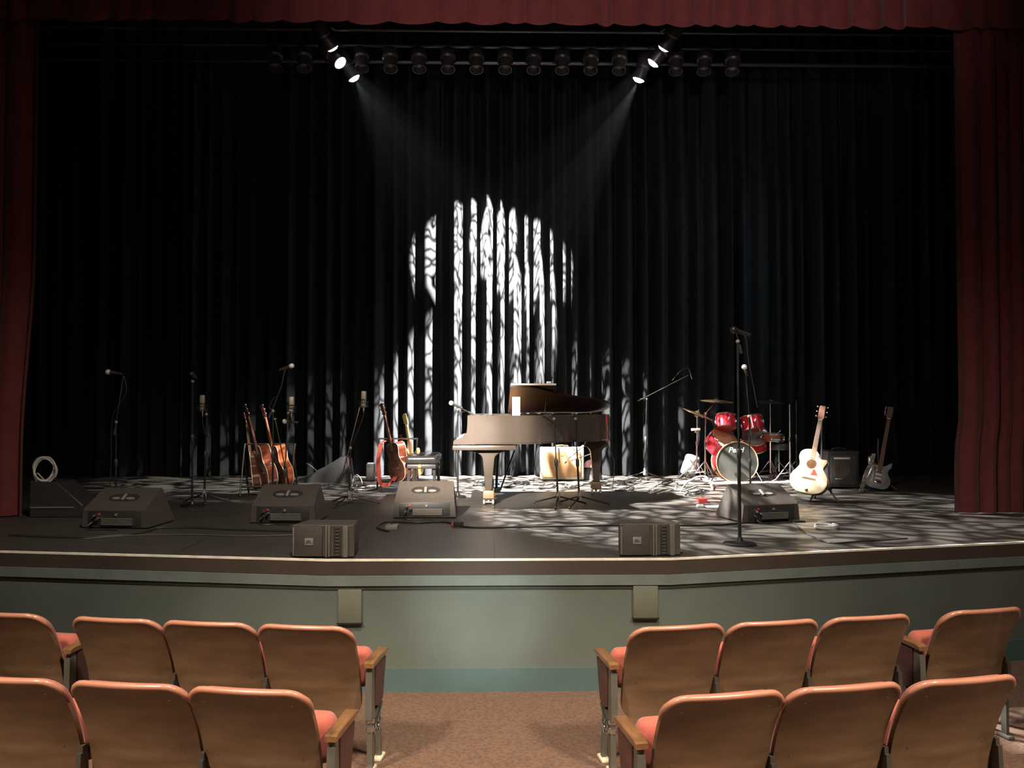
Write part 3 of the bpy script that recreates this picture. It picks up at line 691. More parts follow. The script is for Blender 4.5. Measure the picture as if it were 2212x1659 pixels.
m_ = thing('pencil_microphone', 'thin pencil microphone hanging from the overhead boom by the drums', 'microphone', (0, 0, 0), 0, mtx=frame(PD(1495, 819, d), dv, dv.orthogonal()))
MB().lathe([(0.011, -0.12), (0.011, -0.012), (0.009, 0)], None, 12).build('body', M['chrome'], m_)
MB().lathe([(0.012, -0.14), (0.012, -0.121)], None, 12).build('collar', M['blackplastic'], m_)
d = dist(1176)
mic_stand('tall dark microphone stand nearest the stage edge, in front of the right wedge', W(1598, d, ST), PD(1594, 738, d), 'round', (PD(1597, 745, d), PD(1590, 716, d), False), lower=0.45,
          cable=[PD(1590, 716, d), PD(1603, 716, d), PD(1612, 735, d), PD(1617, 780, d), PD(1625, 820, d), PD(1636, 880, d)], pole_r=0.0125)
dyn_mic('dark vocal microphone on the tall stand nearest the stage edge', PD(1580, 711, d), (-0.9, -0.2, 0.25), VM, 0.2)
mk = W(1598, d, ST + 0.06); 
d = 9.0
mic_stand('microphone stand rising behind the right wedge, left of the pale guitar', W(1622, d, ST), PD(1618, 900, d), 'round', (PD(1621, 928, d), PD(1611, 805, d), True), lower=0.5)
dyn_mic('bright-headed vocal microphone above the right wedge', PD(1607, 790, d), (-0.35, -0.6, 0.5), VM)

# ------------------------------------------------------------------ guitars
def body_half():                # half outline of an acoustic body, z from 0 (tail) to 0.50 (neck joint)
    return [(0.0, 0.0), (0.09, 0.006), (0.165, 0.045), (0.20, 0.12), (0.195, 0.19), (0.155, 0.255), (0.128, 0.30), (0.133, 0.35), (0.148, 0.40), (0.135, 0.46), (0.085, 0.493), (0.0, 0.50)]
def acoustic_outline(cut=False):
    R = body_half(); Lf = [(-x, z) for x, z in R[1:-1]][::-1]
    if cut: R = R[:7] + [(0.140, 0.34), (0.158, 0.375), (0.150, 0.405), (0.105, 0.40), (0.062, 0.42), (0.045, 0.47), (0.0, 0.50)]
    return [tuple(p) for p in cat_rom(R + Lf, 6, True)]
def neck_parts(r, zj, zn, mfret, mneck, mhead, head=0.17, tilt=0.12, pegs=3, wj=0.028, wn=0.022, peg_m='chrome', sidepegs=(-1, 1)):
    MB().prism([(-wj, zj - 0.10), (wj, zj - 0.10), (wn, zn), (-wn, zn)], -0.014, -0.006, axis='y').build('fretboard', mfret, r)
    MB().loft([[Vector((x * wj, y, zj - 0.02)) for x, y in ((-1, -0.006), (-0.8, 0.012), (0, 0.02), (0.8, 0.012), (1, -0.006))],
               [Vector((x * wn, y, zn)) for x, y in ((-1, -0.006), (-0.8, 0.008), (0, 0.014), (0.8, 0.008), (1, -0.006))]]).build('neck', mneck, r)
    HM = Matrix.Translation((0, -0.004, zn)) @ Matrix.Rotation(tilt, 4, 'X')
    hd = MB().prism([(-0.022, 0), (0.022, 0), (0.036, 0.03), (0.032, head - 0.01), (0.015, head), (0, head - 0.008), (-0.015, head), (-0.032, head - 0.01), (-0.036, 0.03)], -0.004, 0.012, HM, 'y', 0.002).build('headstock', mhead, r)
    pg = MB()
    for s in sidepegs:
        for k in range(pegs):
            z = 0.04 + k * (head - 0.06) / max(1, pegs - 1)
            pg.tube([HM @ Vector((s * 0.03, 0.004, z)), HM @ Vector((s * 0.052, 0.004, z))], 0.003, 6)
            pg.box((0, 0, 0), (0.014, 0.010, 0.018), HM @ Matrix.Translation((s * 0.057, 0.004, z)), 0.004)
    pg.build('tuning_pegs', M[peg_m], hd)
    MB().box((0, -0.013, zn), (wn * 2, 0.006, 0.006)).build('nut', M['binding'], r)
def acoustic(label, mtx, top, side, group=None, cut=False, pick='darkwood', headm='darkwood', neckm=None, depth=0.10, s=1.0):
    r = thing('acoustic_guitar', label, 'guitar', group=group, mtx=mtx @ Matrix.Scale(s, 4) if s != 1 else mtx)
    o = acoustic_outline(cut)
    MB().prism(o, 0.0, depth, axis='y').build('sides', M[side], r, 50)
    MB().prism([(x * 0.992, 0.25 + (z - 0.25) * 0.994) for x, z in o], -0.004, 0.0, axis='y').build('soundboard', M[top], r, 50)
    for y, n in ((0.001, 'front_binding'), (depth - 0.001, 'back_binding')):
        pts = [Vector((x * 1.004, y, 0.25 + (z - 0.25) * 1.004)) for x, z in o]; MB().tube(pts + [pts[0]], 0.0038, 6).build(n, M['binding'], r)
    MB().lathe([(0.055, -0.0052), (0.055, -0.0042)], Matrix.Translation((0, 0, 0.335)) @ Matrix.Rotation(0, 4, 'X') @ Matrix.Rotation(pi / 2, 4, 'X') @ Matrix.Translation((0, 0, 0.0)), 28)
    rm = Matrix.Rotation(pi / 2, 4, 'X')
    MB().lathe([(0.056, 0.0041), (0.056, 0.0050), (0.050, 0.0050)], Matrix.Translation((0, 0, 0.335)) @ rm, 28).build('rosette', M['mahog'], r)
    MB().lathe([(0.049, 0.0051), (0.049, 0.0056)], Matrix.Translation((0, 0, 0.335)) @ rm, 28).build('sound_hole', mat('sound_hole_dark', (0.09, 0.045, 0.02), 0.9), r)
    MB().box((0, -0.008, 0.165), (0.15, 0.009, 0.022), None, 0.003).build('bridge', M['fretwood'], r)
    MB().prism([(0.012, 0.205), (0.028, 0.275), (0.048, 0.278), (0.088, 0.212)], -0.0062, -0.0042, axis='y').build('pickguard', M[pick], r)
    neck_parts(r, 0.50, 0.86, M['fretwood'] if not neckm else M[neckm], M[side], M[headm])
    st = MB()
    for k in range(6):
        x = (k - 2.5) / 2.5
        st.tube([(x * 0.030, -0.0135, 0.165), (x * 0.017, -0.0165, 0.86)], 0.0009, 4)
    st.build('strings', M['chrome'], r)
    return r
G2 = 'guitars leaning on the left rack'
d = 9.9
def gbase(px, py, dd): return PD(px, py, dd)
Lx = lambda deg, back=0.10: Vector((-sin(radians(deg)), back, cos(radians(deg))))
acoustic('dark brown acoustic guitar leaning at the left of the left rack', frame(gbase(574, 1052, d), Lx(15, 0.08), (-0.86, -0.5, 0)), 'darkwood', 'mahog', G2, depth=0.115)
acoustic('orange-brown acoustic guitar leaning second on the left rack', frame(gbase(606, 1052, d + 0.08), Lx(14, 0.10), (-0.82, -0.57, 0)), 'darkwood', 'orangewood', G2, depth=0.115)
# pale strip of a third instrument behind
gb = acoustic('pale-topped acoustic guitar mostly hidden behind the dark brown one', frame(gbase(548, 1058, d + 0.25), Lx(8, 0.1), (-0.97, -0.25, 0)), 'maple', 'darkwood', G2, depth=0.10, s=0.93)
def rack(label, x0, x1, pf, ptop, d, group, rail='chrome'):
    a = W(x0, d, ST); b = W(x1, d, ST); wx = (b.x - a.x)
    r = thing('guitar_rack', label, 'guitar rack', a, 0, group)
    H = hgt(ptop, d) - ST
    for x in (0, wx):
        MB().tube([(x, -0.14, 0.015), (x, 0.02, H * 0.92), (x, 0.04, H), (x, 0.07, H)], 0.012, 8).build('side_frame', M['blackmetal'], r)
        MB().tube([(x, 0.22, 0.015), (x, 0.0, H * 0.75)], 0.012, 8).build('rear_leg', M['blackmetal'], r)
    MB().tube([(0, 0.05, H), (wx, 0.05, H)], 0.011, 8).build('top_rail', M[rail], r)
    MB().tube([(0, -0.05, 0.12), (wx, -0.05, 0.12)], 0.014, 8).tube([(0, 0.12, 0.12), (wx, 0.12, 0.12)], 0.014, 8).build('lower_rails', M['blackplastic'], r)
    return r
rack('black folding guitar rack holding the left group of guitars', 526, 634, 1075, 960, 10.05, 'folding guitar racks', 'blackmetal')
# second rack, near the piano bench
d = 10.75
rack('black folding guitar rack with bright top rail beside the piano bench', 818, 900, 1050, 948, d, 'folding guitar racks')
g3 = acoustic('reddish acoustic guitar with red strap beside the piano bench', frame(gbase(862, 1040, d - 0.15), Lx(13, 0.1), (-0.80, -0.60, 0)), 'darkwood', 'mahog', 'guitars leaning on the rack by the piano bench', depth=0.115)
sp = [PD(823, 958, d - 0.3), PD(818, 985, d - 0.32), PD(817, 1015, d - 0.32), PD(821, 1042, d - 0.3), PD(833, 1048, d - 0.3), PD(846, 1042, d - 0.24), PD(854, 1030, d - 0.16)]
spc = cat_rom(sp, 6, False)
mb = MB(); rr = []
for i, p in enumerate(spc):
    t = (spc[min(i + 1, len(spc) - 1)] - spc[max(i - 1, 0)]).normalized(); n = Vector((t.z, 0, -t.x)).normalized()
    sd = (Vector((1, 0.3, 0)) if abs(t.z) > abs(t.x) else Vector((0.2, 0.3, 1))).normalized() * 0.027
    n = Vector((0, 0.003, 0)); rr.append([p - sd - n, p + sd - n, p + sd + n, p - sd + n])
mb.loft(rr)
mb.loft([[PD(819, 958, d - 0.3), PD(832, 955, d - 0.3), PD(832, 955, d - 0.29), PD(819, 958, d - 0.29)], [PD(828, 951, d - 0.28), PD(836, 952, d - 0.28), PD(836, 952, d - 0.27), PD(828, 951, d - 0.27)]])
tag(mb.build('guitar_strap', M['strap'], None, 60), 'patterned red woven strap hanging from the reddish acoustic guitar', 'guitar strap')
def electric(label, mtx, bodym, neckm, headm, name='electric_guitar', zn=0.82, group=None, wood=None):
    r = thing(name, label, 'guitar', mtx=mtx, group=group)
    pts = [(0, 0), (0.10, 0.01), (0.155, 0.07), (0.155, 0.14), (0.118, 0.20), (0.112, 0.25), (0.145, 0.31), (0.135, 0.36), (0.095, 0.33), (0.05, 0.30), (0.0, 0.30), (-0.05, 0.31), (-0.10, 0.37), (-0.15, 0.39), (-0.155, 0.33), (-0.12, 0.25), (-0.125, 0.20), (-0.165, 0.13), (-0.15, 0.05), (-0.08, 0.004)]
    MB().prism([tuple(p) for p in cat_rom(pts, 5, True)], 0, 0.042, axis='y', rnd_=0.008).build('body', M[bodym], r, 50)
    MB().prism([(-0.06, 0.08), (0.07, 0.07), (0.09, 0.16), (0.06, 0.24), (0.09, 0.31), (0.03, 0.27), (-0.07, 0.28)], -0.003, -0.0005, axis='y').build('pickguard', M['grey'], r)
    for z in (0.13, 0.18, 0.23): MB().box((0, -0.006, z), (0.075, 0.008, 0.018), None, 0.003).build('pickup', M['white'], r)
    MB().box((0, -0.008, 0.085), (0.08, 0.012, 0.035), None, 0.003).build('bridge', M['chrome'], r)
    neck_parts(r, 0.31, zn, M[neckm], M[neckm], M[headm], 0.16, 0.05, 6, 0.027, 0.021, sidepegs=(-1,))
    return r
electric('blond electric guitar leaning right of the strapped acoustic guitar', frame(gbase(897, 1030, d + 0.05), Lx(10, 0.1), (-0.75, -0.66, 0)), 'maple', 'maple', 'maple', zn=0.68)
# small instrument with blond headstock between them
acoustic('small orange-brown guitar between the strapped guitar and the blond electric', frame(gbase(876, 1040, d + 0.1), Lx(6, 0.1), (-0.8, -0.6, 0)), 'maple', 'orangewood', None, depth=0.08, s=0.60)
# pale acoustic guitar on a stand, right
dg = dist(1086)
base = PD(1741, 1064, dg + 0.02)
gm = frame(base, Vector((sin(radians(15.5)), 0.16, cos(radians(15.5)))), (-0.52, -0.85, 0.1))
acoustic('pale cutaway acoustic guitar facing out on a stand behind the right wedge', gm, 'spruce', 'darkwood', None, True, 'redguard', 'tanhead', 'neckgrey', 0.115)
r = thing('guitar_stand', 'black tubular guitar stand under the pale acoustic guitar', 'guitar stand', W(1775, dg + 0.12, ST))
o0 = r.location.copy()
MB().tube([(0, 0.02, 0.22), (0.12, 0.26, 1.02)], 0.012).build('neck_support', M['blackmetal'], r)
for p in ((-0.2, -0.16), (0.14, -0.12), (0.02, 0.26)): MB().tube([(0, 0.02, 0.26), (p[0], p[1], 0.012)], 0.011).build('leg', M['blackmetal'], r)
MB().tube([(-0.22, -0.14, 0.15), (-0.22, -0.02, 0.13), (0.03, 0.0, 0.14), (0.06, -0.13, 0.15)], 0.011).build('cradle', M['blackmetal'], r)
# silver electric bass at far right
db = 10.6
bm_ = frame(PD(1893, 1055, db), Vector((sin(radians(14)), 0.12, cos(radians(14)))), (-0.15, -1, 0.1))
electric('silver-bodied electric bass with long dark neck at the far right', bm_, 'silver', 'fretwood', 'fretwood', 'electric_bass', 0.92)
r = thing('guitar_stand', 'dark guitar stand under the silver electric bass', 'guitar stand', W(1896, db + 0.2, ST))
MB().tube([(0, 0.0, 0.03), (0.06, 0.10, 0.66)], 0.011).build('neck_support', M['blackmetal'], r)
for p in ((-0.2, -0.2), (0.16, -0.2), (0.0, 0.25)): MB().tube([(0, 0, 0.20), (p[0], p[1], 0.012)], 0.010).build('leg', M['blackmetal'], r)
# mottled strap left of the bass
sp = [PD(1888, 980, db - 0.1), PD(1883, 1000, db - 0.12), PD(1875, 1015, db - 0.12), PD(1868, 1035, db - 0.12), PD(1860, 1062, db - 0.1)]
spc = cat_rom(sp, 5, False); rr = []
for i, p in enumerate(spc): rr.append([p + Vector((-0.028, 0, 0)), p + Vector((0.028, 0.01, 0)), p + Vector((0.028, 0.016, 0)), p + Vector((-0.028, 0.006, 0))])
tag(MB().loft(rr).build('guitar_strap', mat('mottled_grey_strap', (0.26, 0.26, 0.20), 0.8, 0, 0.8, 45), None, 60), 'mottled grey-green strap hanging left of the silver electric bass', 'guitar strap')

# ------------------------------------------------------------------ amplifiers, speakers
def combo(name, label, loc, rz, w, h, dp, cab, gr, panel_top=True, border=0.045, lid=None):
    r = thing(name, label, 'amplifier', loc, rz)
    MB().box((0, dp / 2, h / 2 + 0.012), (w, dp, h - 0.012), None, 0.018, 3).build('cabinet', cab, r)
    MB().box((0, -0.003, h / 2 - 0.0), (w - 2 * border, 0.012, h - 2 * border - 0.02), None, 0.003).build('grille_cloth', gr, r)
    MB().tube([(-0.10, dp / 2, h), (-0.09, dp / 2, h + 0.028), (0, dp / 2, h + 0.036), (0.09, dp / 2, h + 0.028), (0.10, dp / 2, h)], 0.009, 8).build('handle', M['tangrille'] if cab is M['tolex'] else M['blackplastic'], r)
    for sx in (-1, 1): MB().lathe([(0.016, 0), (0.018, 0.014)], Matrix.Translation((sx * (w / 2 - 0.05), 0.05, 0.0)), 12).build('foot', M['blackplastic'], r)
    return r
da = 12.0
a = W(1215, da, ST)
amp = combo('guitar_amplifier', 'cream guitar amplifier with tan grille behind the piano', a, 0, 0.625, hgt(968, da) - ST, 0.26, M['tolex'], M['tangrille'])
MB().box((0, -0.002, 0.36), (0.05, 0.016, 0.012), None, 0.002).build('badge', M['brass'], amp)
# short boom mic in front of it
d = 11.5
r = mic_stand('short boom stand with white arm in front of the cream amplifier', W(1285, d, ST), PD(1278, 985, d), 'round', (PD(1283, 978, d), PD(1232, 996, d), True), br=0.09)
ms = thing('white_clip_arm', 'white articulated arm angled across the cream amplifier', 'microphone arm', (0, 0, 0), 0)
MB().tube([PD(1261, 963, d - 0.1), PD(1249, 972, d - 0.1), PD(1228, 990, d - 0.1)], [0.018, 0.014, 0.012], 10).build('arm', M['white'], ms)
MB().sphere(PD(1221, 997, d - 0.1), 0.022, 1, 1, 1.3).build('tip', M['tangrille'], ms)
# bag and small things right of amplifier
c = W(1278, 12.15, ST)
r = thing('bag', 'dark nylon bag with pink cloth on top, right of the cream amplifier', 'bag', c)
def blob(mb, cx, cy, sx, sy, sz, seed, amp=0.12, n=24):
    q = random.Random(seed); ph = [q.uniform(0, 6) for _ in range(6)]
    rings = []
    for j in range(9):
        t = j / 8; z = sz * sin(t * pi / 2); rad = cos(t * pi / 2) ** 0.55 if j < 8 else 0.02
        rings.append([Vector((cx + sx * rad * cos(a) * (1 + amp * sin(3 * a + ph[0]) + amp * 0.6 * sin(5 * a + ph[1] + t * 3)), cy + sy * rad * sin(a) * (1 + amp * sin(2 * a + ph[2])), z * (1 + amp * 0.6 * sin(4 * a + ph[3])))) for a in [2 * pi * k / n for k in range(n)]])
    return mb.loft(rings)
blob(MB(), 0, 0, 0.14, 0.12, 0.20, 3).build('bag_body', M['bag'], r, 60)
o = blob(MB(), -0.01, -0.02, 0.10, 0.08, 0.10, 9).build('cloth', M['pink'], r, 60); o.location.z = 0.19
for px, py, mm, nm, lab in ((1270, 1035, 'red', 'red_toy', 'small red object on the floor beside the cream amplifier'),):
    q = P(px, py); tag(MB().box((q.x, q.y, ST + 0.03), (0.06, 0.06, 0.06), None, 0.02, 3).build('red_pedal', M[mm], None, 60), lab, 'effects pedal')
# dark amplifier behind pale guitar
da = 10.9
b2 = combo('bass_amplifier', 'dark amplifier with white name strip, right of the pale guitar', W(1822, da, ST), radians(-4), 0.42, hgt(975, da) - ST, 0.3, M['blackplastic'], mat('black_grille_cloth', (0.05, 0.045, 0.042), 0.7, 0, 0.2, 150))
hh = hgt(990, da) - ST
MB().box((-0.02, -0.014, hh), (0.21, 0.01, 0.026), None, 0.004).build('name_strip', mat('pale_name_strip', (0.6, 0.58, 0.55), 0.5), b2)
MB().lathe([(0.115, 0.0), (0.12, 0.006), (0.10, 0.010), (0.05, 0.004), (0.0001, 0.006)], Matrix.Translation((-0.02, -0.010, hh - 0.15)) @ Matrix.Rotation(pi / 2, 4, 'X'), 28).build('speaker_cone', M['cabinet'], b2)
MB().box((-0.06, -0.014, hh - 0.27), (0.09, 0.01, 0.014), None, 0.003).build('badge', M['grey'], b2)

def wedge(label, loc, rz, wd=0.62):
    r = thing('floor_monitor', label, 'stage monitor', loc, rz, 'wedge-shaped floor monitors')
    pr = [(0.0, 0.012), (0.0, 0.165), (0.012, 0.18), (0.30, 0.335), (0.325, 0.335), (0.50, 0.03), (0.49, 0.012)]
    mb = MB(); rings = []
    for t, k in ((-0.5, 0.0), (-0.5, 1), (0.5, 1), (0.5, 0)):
        pass
    def ringx(x, taper): return [Vector((x * (1 - 0.12 * (z / 0.335)) if taper else x, y, z)) for y, z in pr]
    hx = wd / 2
    mb.loft([ringx(-hx, True), ringx(-hx * 0.97, True), ringx(hx * 0.97, True), ringx(hx, True)])
    mb.build('cabinet', M['cabinet'], r, 25)
    sl = Matrix.Translation((0, 0.16, 0.258)) @ Matrix.Rotation(atan2(0.155, 0.288), 4, 'X')
    oc = [(0.085 * cos(a) + (0.06 if cos(a) > 0 else -0.06), 0.058 * sin(a)) for a in [2 * pi * k / 28 for k in range(28)]]
    MB().prism(oc, 0.0, 0.004, sl, 'z').build('handle_recess_shade', M['blackplastic'], r)  # raised black patch, the recess shade put into its colour
    hdl = MB().box((0, 0, 0.010), (0.028, 0.09, 0.014), sl, 0.006, 3)
    for sx in (-1, 1): hdl.prism([(sx * 0.068 + 0.040 * cos(a), -0.018 + 0.018 * sin(a)) for a in [2 * pi * k / 16 for k in range(16)]], 0.004, 0.010, sl, 'z')  # raised grey discs carry the lit handle cups in their colour
    hdl.build('handle', M['grey'], r)
    pn = MB().box((0, -0.001, 0.09), (wd * 0.80, 0.008, 0.135), None, 0.003).build('rear_panel', M['blackplastic'], r)
    hs = MB()
    for k in range(5): hs.box((0.03, -0.012, 0.038 + k * 0.013), (wd * 0.46, 0.018, 0.006))
    hs.build('heat_sink', M['grey'], pn)
    MB().lathe([(0.012, 0), (0.012, 0.012)], Matrix.Translation((0.02, -0.005, 0.125)) @ Matrix.Rotation(pi / 2, 4, 'X'), 14).build('logo_button', M['grey'], pn)
    cn = MB()
    for dx, dz in ((-0.17, 0.12), (-0.13, 0.10), (-0.18, 0.07)): cn.tube([(dx, -0.005, dz), (dx - 0.01, -0.05, dz - 0.01)], 0.010, 10)
    cn.build('cable_plug', M['chrome'], pn)
    MB().box((-0.14, -0.008, 0.128), (0.022, 0.012, 0.018), None, 0.004).build('power_plug', M['red'], pn)
    MB().tube([tuple(p) for p in cat_rom([(-0.18, -0.05, 0.06), (-0.20, -0.09, 0.03), (-0.15, -0.12, 0.010), (-0.05, -0.10, 0.008), (0.1, -0.13, 0.008)], 5, False)], 0.005, 6).build('cable_tail', M['cable'], pn)
    MB().loft([[Vector((x, 0.508 - 0.0 + dy, 0.04)) for x in (-hx * 0.9, hx * 0.9)] + [Vector((x, 0.335 + dy, 0.325)) for x in (hx * 0.8, -hx * 0.8)] for dy in (0.0, 0.006)]).build('front_grille', M['grille'], r)
    return r
wd0 = wedge('black wedge floor monitor lying in front of the piano bench', P(917, 1120), radians(1))
dup(wd0, 'dim wedge floor monitor at far left, beside the red curtain', P(247, 1142) , radians(-6))
dup(wd0, 'dark wedge floor monitor in front of the two leaning guitars', P(611, 1131), radians(-2))
wr = dup(wd0, 'wedge floor monitor on the right, in front of the pale guitar', P(1666, 1128), radians(14))

def fill_speaker(label, loc, rz):
    r = thing('front_fill_speaker', label, 'speaker', loc, rz, 'small grey speakers on the stage edge')
    w, h = 0.455, 0.238
    MB().prism([(-w / 2, 0), (w / 2, 0.0), (w / 2 - 0.03, 0.28), (-w / 2 + 0.05, 0.28)], 0.006, h, axis='z', rnd_=0.006).build('cabinet', M['cabinet'], r, 30)
    MB().box((-0.105, -0.006, h / 2), (0.205, 0.02, h - 0.02), None, 0.008).build('grille', M['grille'], r)
    for x, wr_ in ((-0.215, 0.016), (0.025, 0.016), (0.045, 0.016), (0.165, 0.04)):
        MB().box((x, -0.008, h / 2), (wr_, 0.022, h - 0.03 if x < 0 else h - 0.01), None, 0.006).build('vertical_rib', mat('lighter_speaker_trim', (0.13, 0.115, 0.095), 0.5), r)
    MB().box((0.105, -0.001, h / 2), (0.055, 0.008, h - 0.02), None, 0.002).build('horn_slot', M['blackplastic'], r)
    nt = MB()
    for k in range(9): nt.box((0.105, -0.007, 0.022 + k * 0.0245), (0.03, 0.006, 0.010), None, 0.002)
    nt.build('horn_fins', M['cabinet'], r)
    pl = MB().box((-0.10, -0.018, h / 2 + 0.0), (0.062, 0.004, 0.052), None, 0.001).build('logo_plate', mat('grey_logo_plate', (0.20, 0.19, 0.17), 0.5), r)
    text_part('JBL', 'logo_lettering', 0.030, Matrix.Translation((-0.10, -0.0205, h / 2)) @ Matrix.Rotation(pi / 2, 4, 'X'), M['blackplastic'], pl, 0.001)
    return r
f0 = fill_speaker('small grey speaker on the stage edge, left of centre', P(698, 1205), radians(-3))
dup(f0, 'small grey speaker on the stage edge, right of centre', P(1404, 1201.5), radians(3))

# small dark box beside covered instrument
r = thing('small_amplifier', 'small dark box speaker on the floor left of the strapped guitar', 'speaker', P(799, 1040))
MB().box((0, 0.08, 0.125), (0.12, 0.15, 0.24), None, 0.012).build('cabinet', M['blackplastic'], r)
MB().box((0, -0.001, 0.11), (0.10, 0.01, 0.18), None, 0.003).build('grille', M['grille'], r)
MB().box((0, 0.06, 0.255), (0.09, 0.06, 0.016), None, 0.003).build('control_strip', M['silvercase'], r)

# covered instrument
dc = 11.9
c0 = W(704, dc, ST)
r = thing('covered_instrument', 'low instrument under a dark grey cloth cover, rising to the right', 'covered instrument', c0)
prof = [(-0.47, 0.02), (-0.40, 0.05), (-0.30, 0.08), (-0.2, 0.10), (-0.11, 0.17), (0.0, 0.22), (0.12, 0.29), (0.22, 0.355), (0.30, 0.375), (0.35, 0.33), (0.37, 0.12), (0.38, 0.0)]
q = random.Random(4)
mb = MB(); rings = []
for x, h in prof:
    h = max(h, 0.01); dy = 0.16 + 0.05 * sin(x * 9)
    rings.append([Vector((x, -dy, 0.0)), Vector((x + 0.008, -dy * 0.93 + 0.01 * sin(x * 40), h * 0.5)), Vector((x, -dy * 0.75, h * 0.92)), Vector((x, -dy * 0.4, h)), Vector((x, 0.1, h)), Vector((x, 0.18, h * 0.8)), Vector((x, 0.2, 0.0))])
mb.loft(rings).build('cloth_cover', M['greycloth'], r, 80)
MB().tube([(-0.12, -0.06, 0.16), (-0.18, -0.08, 0.22), (-0.22, -0.08, 0.25), (-0.26, -0.08, 0.27)], 0.006).build('cover_handle', M['grey'], r)
MB().tube([(0.36, -0.12, 0.02), (0.35, -0.12, 0.22), (0.32, -0.12, 0.36)], 0.012).build('end_rim', M['mahog'], r)

# ------------------------------------------------------------------ drum kit
dk = dist(1041)
def hoop_ring(rad, z, r_=0.008, n=36, m=None):
    return [(m or Matrix()) @ Vector((rad * cos(2 * pi * k / n), rad * sin(2 * pi * k / n), z)) for k in range(n + 1)]
def drum(name, label, mtx, rad, ln, shell, head, hoopm, group=None, lugs=8, both=True, chrome_hoop=True):
    r = thing(name, label, 'drum', mtx=mtx, group=group)
    MB().lathe([(rad, 0), (rad, ln)], None, 40).build('shell', shell, r, 30)
    MB().lathe([(rad * 0.985, ln + 0.001), (rad * 0.985, ln + 0.006), (rad * 0.5, ln + 0.007), (0.001, ln + 0.007)], None, 40).build('head', head, r)
    for z in (0.008, ln - 0.004): MB().tube(hoop_ring(rad + 0.008, z), 0.009, 8).build('hoop', hoopm, r)
    for k in range(lugs):
        lg = MB()
        a = 2 * pi * (k + 0.5) / lugs; x, y = (rad + 0.012) * cos(a), (rad + 0.012) * sin(a)
        lg.tube([(x, y, 0.0), (x, y, ln + 0.004)], 0.0035, 6)
        lg.box((0, 0, 0), (0.026, 0.02, min(0.06, ln * 0.5)), Matrix.Translation((x * 0.99, y * 0.99, ln / 2)) @ Matrix.Rotation(a, 4, 'Z'), 0.006)
        lg.build('lug', M['chrome'], r)
    return r
bc = PD(1593, 999, dk)
bd = drum('bass_drum', 'large black-fronted bass drum of the red drum kit', frame(bc + Vector((0.03, 0.40, 0)), (-0.07, -1, 0), (0, 0, 1)), 0.285, 0.38, M['drumred'], M['drumheadblack'], M['drumhoop'])
hl = MB().tube(hoop_ring(0.294, 0.385), 0.009, 8).build('front_hoop', M['drumhoop'], bd)
# lettering on the front head (local z faces the audience; local y points down or up depending on frame)
tm = Matrix.Translation((0, 0, 0.389))
lt = text_part('Pearl', 'logo_lettering', 0.105, Matrix(), M['white'], bd, 0.0008, 0.25)
bpy.context.view_layer.update()
Rw = bd.matrix_world.to_3x3(); up = Rw.inverted() @ Vector((0, 0, 1)); rt = Rw.inverted() @ Vector((1, 0, 0))
up.z = 0; up.normalize(); rt = up.cross(Vector((0, 0, 1)))
tmx = Matrix(((rt.x, up.x, 0, up.x * 0.175 + rt.x * -0.02), (rt.y, up.y, 0, up.y * 0.175 + rt.y * -0.02), (0, 0, 1, 0.389), (0, 0, 0, 1)))
lt.data.transform(tmx)
for s in (-1, 1):
    sp0 = rt * s * 0.27 - up * 0.10; sp1 = rt * s * 0.36 - up * 0.285
    MB().tube([Vector((sp0.x, sp0.y, 0.25)), Vector((sp1.x, sp1.y, 0.33))], 0.009).build('spur', M['chrome'], bd)
KT = 'red toms of the drum kit'
drum('tom_drum', 'small red rack tom above the bass drum, on the left', frame(PD(1568, 925, dk + 0.15), (0.06, 0.30, 1), (0, -1, 0)), 0.135, 0.20, M['drumred'], M['drumheadgrey'], M['chrome'], KT, 6)
drum('tom_drum', 'small red rack tom above the bass drum, on the right', frame(PD(1628, 930, dk + 0.15), (-0.12, 0.30, 1), (0, -1, 0)), 0.15, 0.21, M['drumred'], M['drumheadgrey'], M['chrome'], KT, 6)
drum('tom_drum', 'big red tom with orange lit head, left beside the bass drum', frame(PD(1548, 968, dk + 0.35), (0.42, -0.72, 0.70), (0, -1, 0)), 0.20, 0.24, M['drumred'], M['drumhead'], M['chrome'], KT, 8)  # orange of the light on this head is put into its colour
drum('tom_drum', 'grey-headed tom behind the tall stand, right above the bass drum', frame(PD(1632, 960, dk + 0.55), (-0.22, -0.62, 0.72), (0, -1, 0)), 0.19, 0.18, M['drumred'], M['drumheadgrey'], M['chrome'], KT, 8)
drum('snare_drum', 'shallow copper snare drum right of the toms', frame(PD(1668, 953, dk + 0.3), (0.08, -0.05, 1), (0, -1, 0)), 0.15, 0.11, mat('copper_shell', (0.5, 0.16, 0.09), 0.3, 0.7), M['drumheadgrey'], M['chrome'], None, 8)
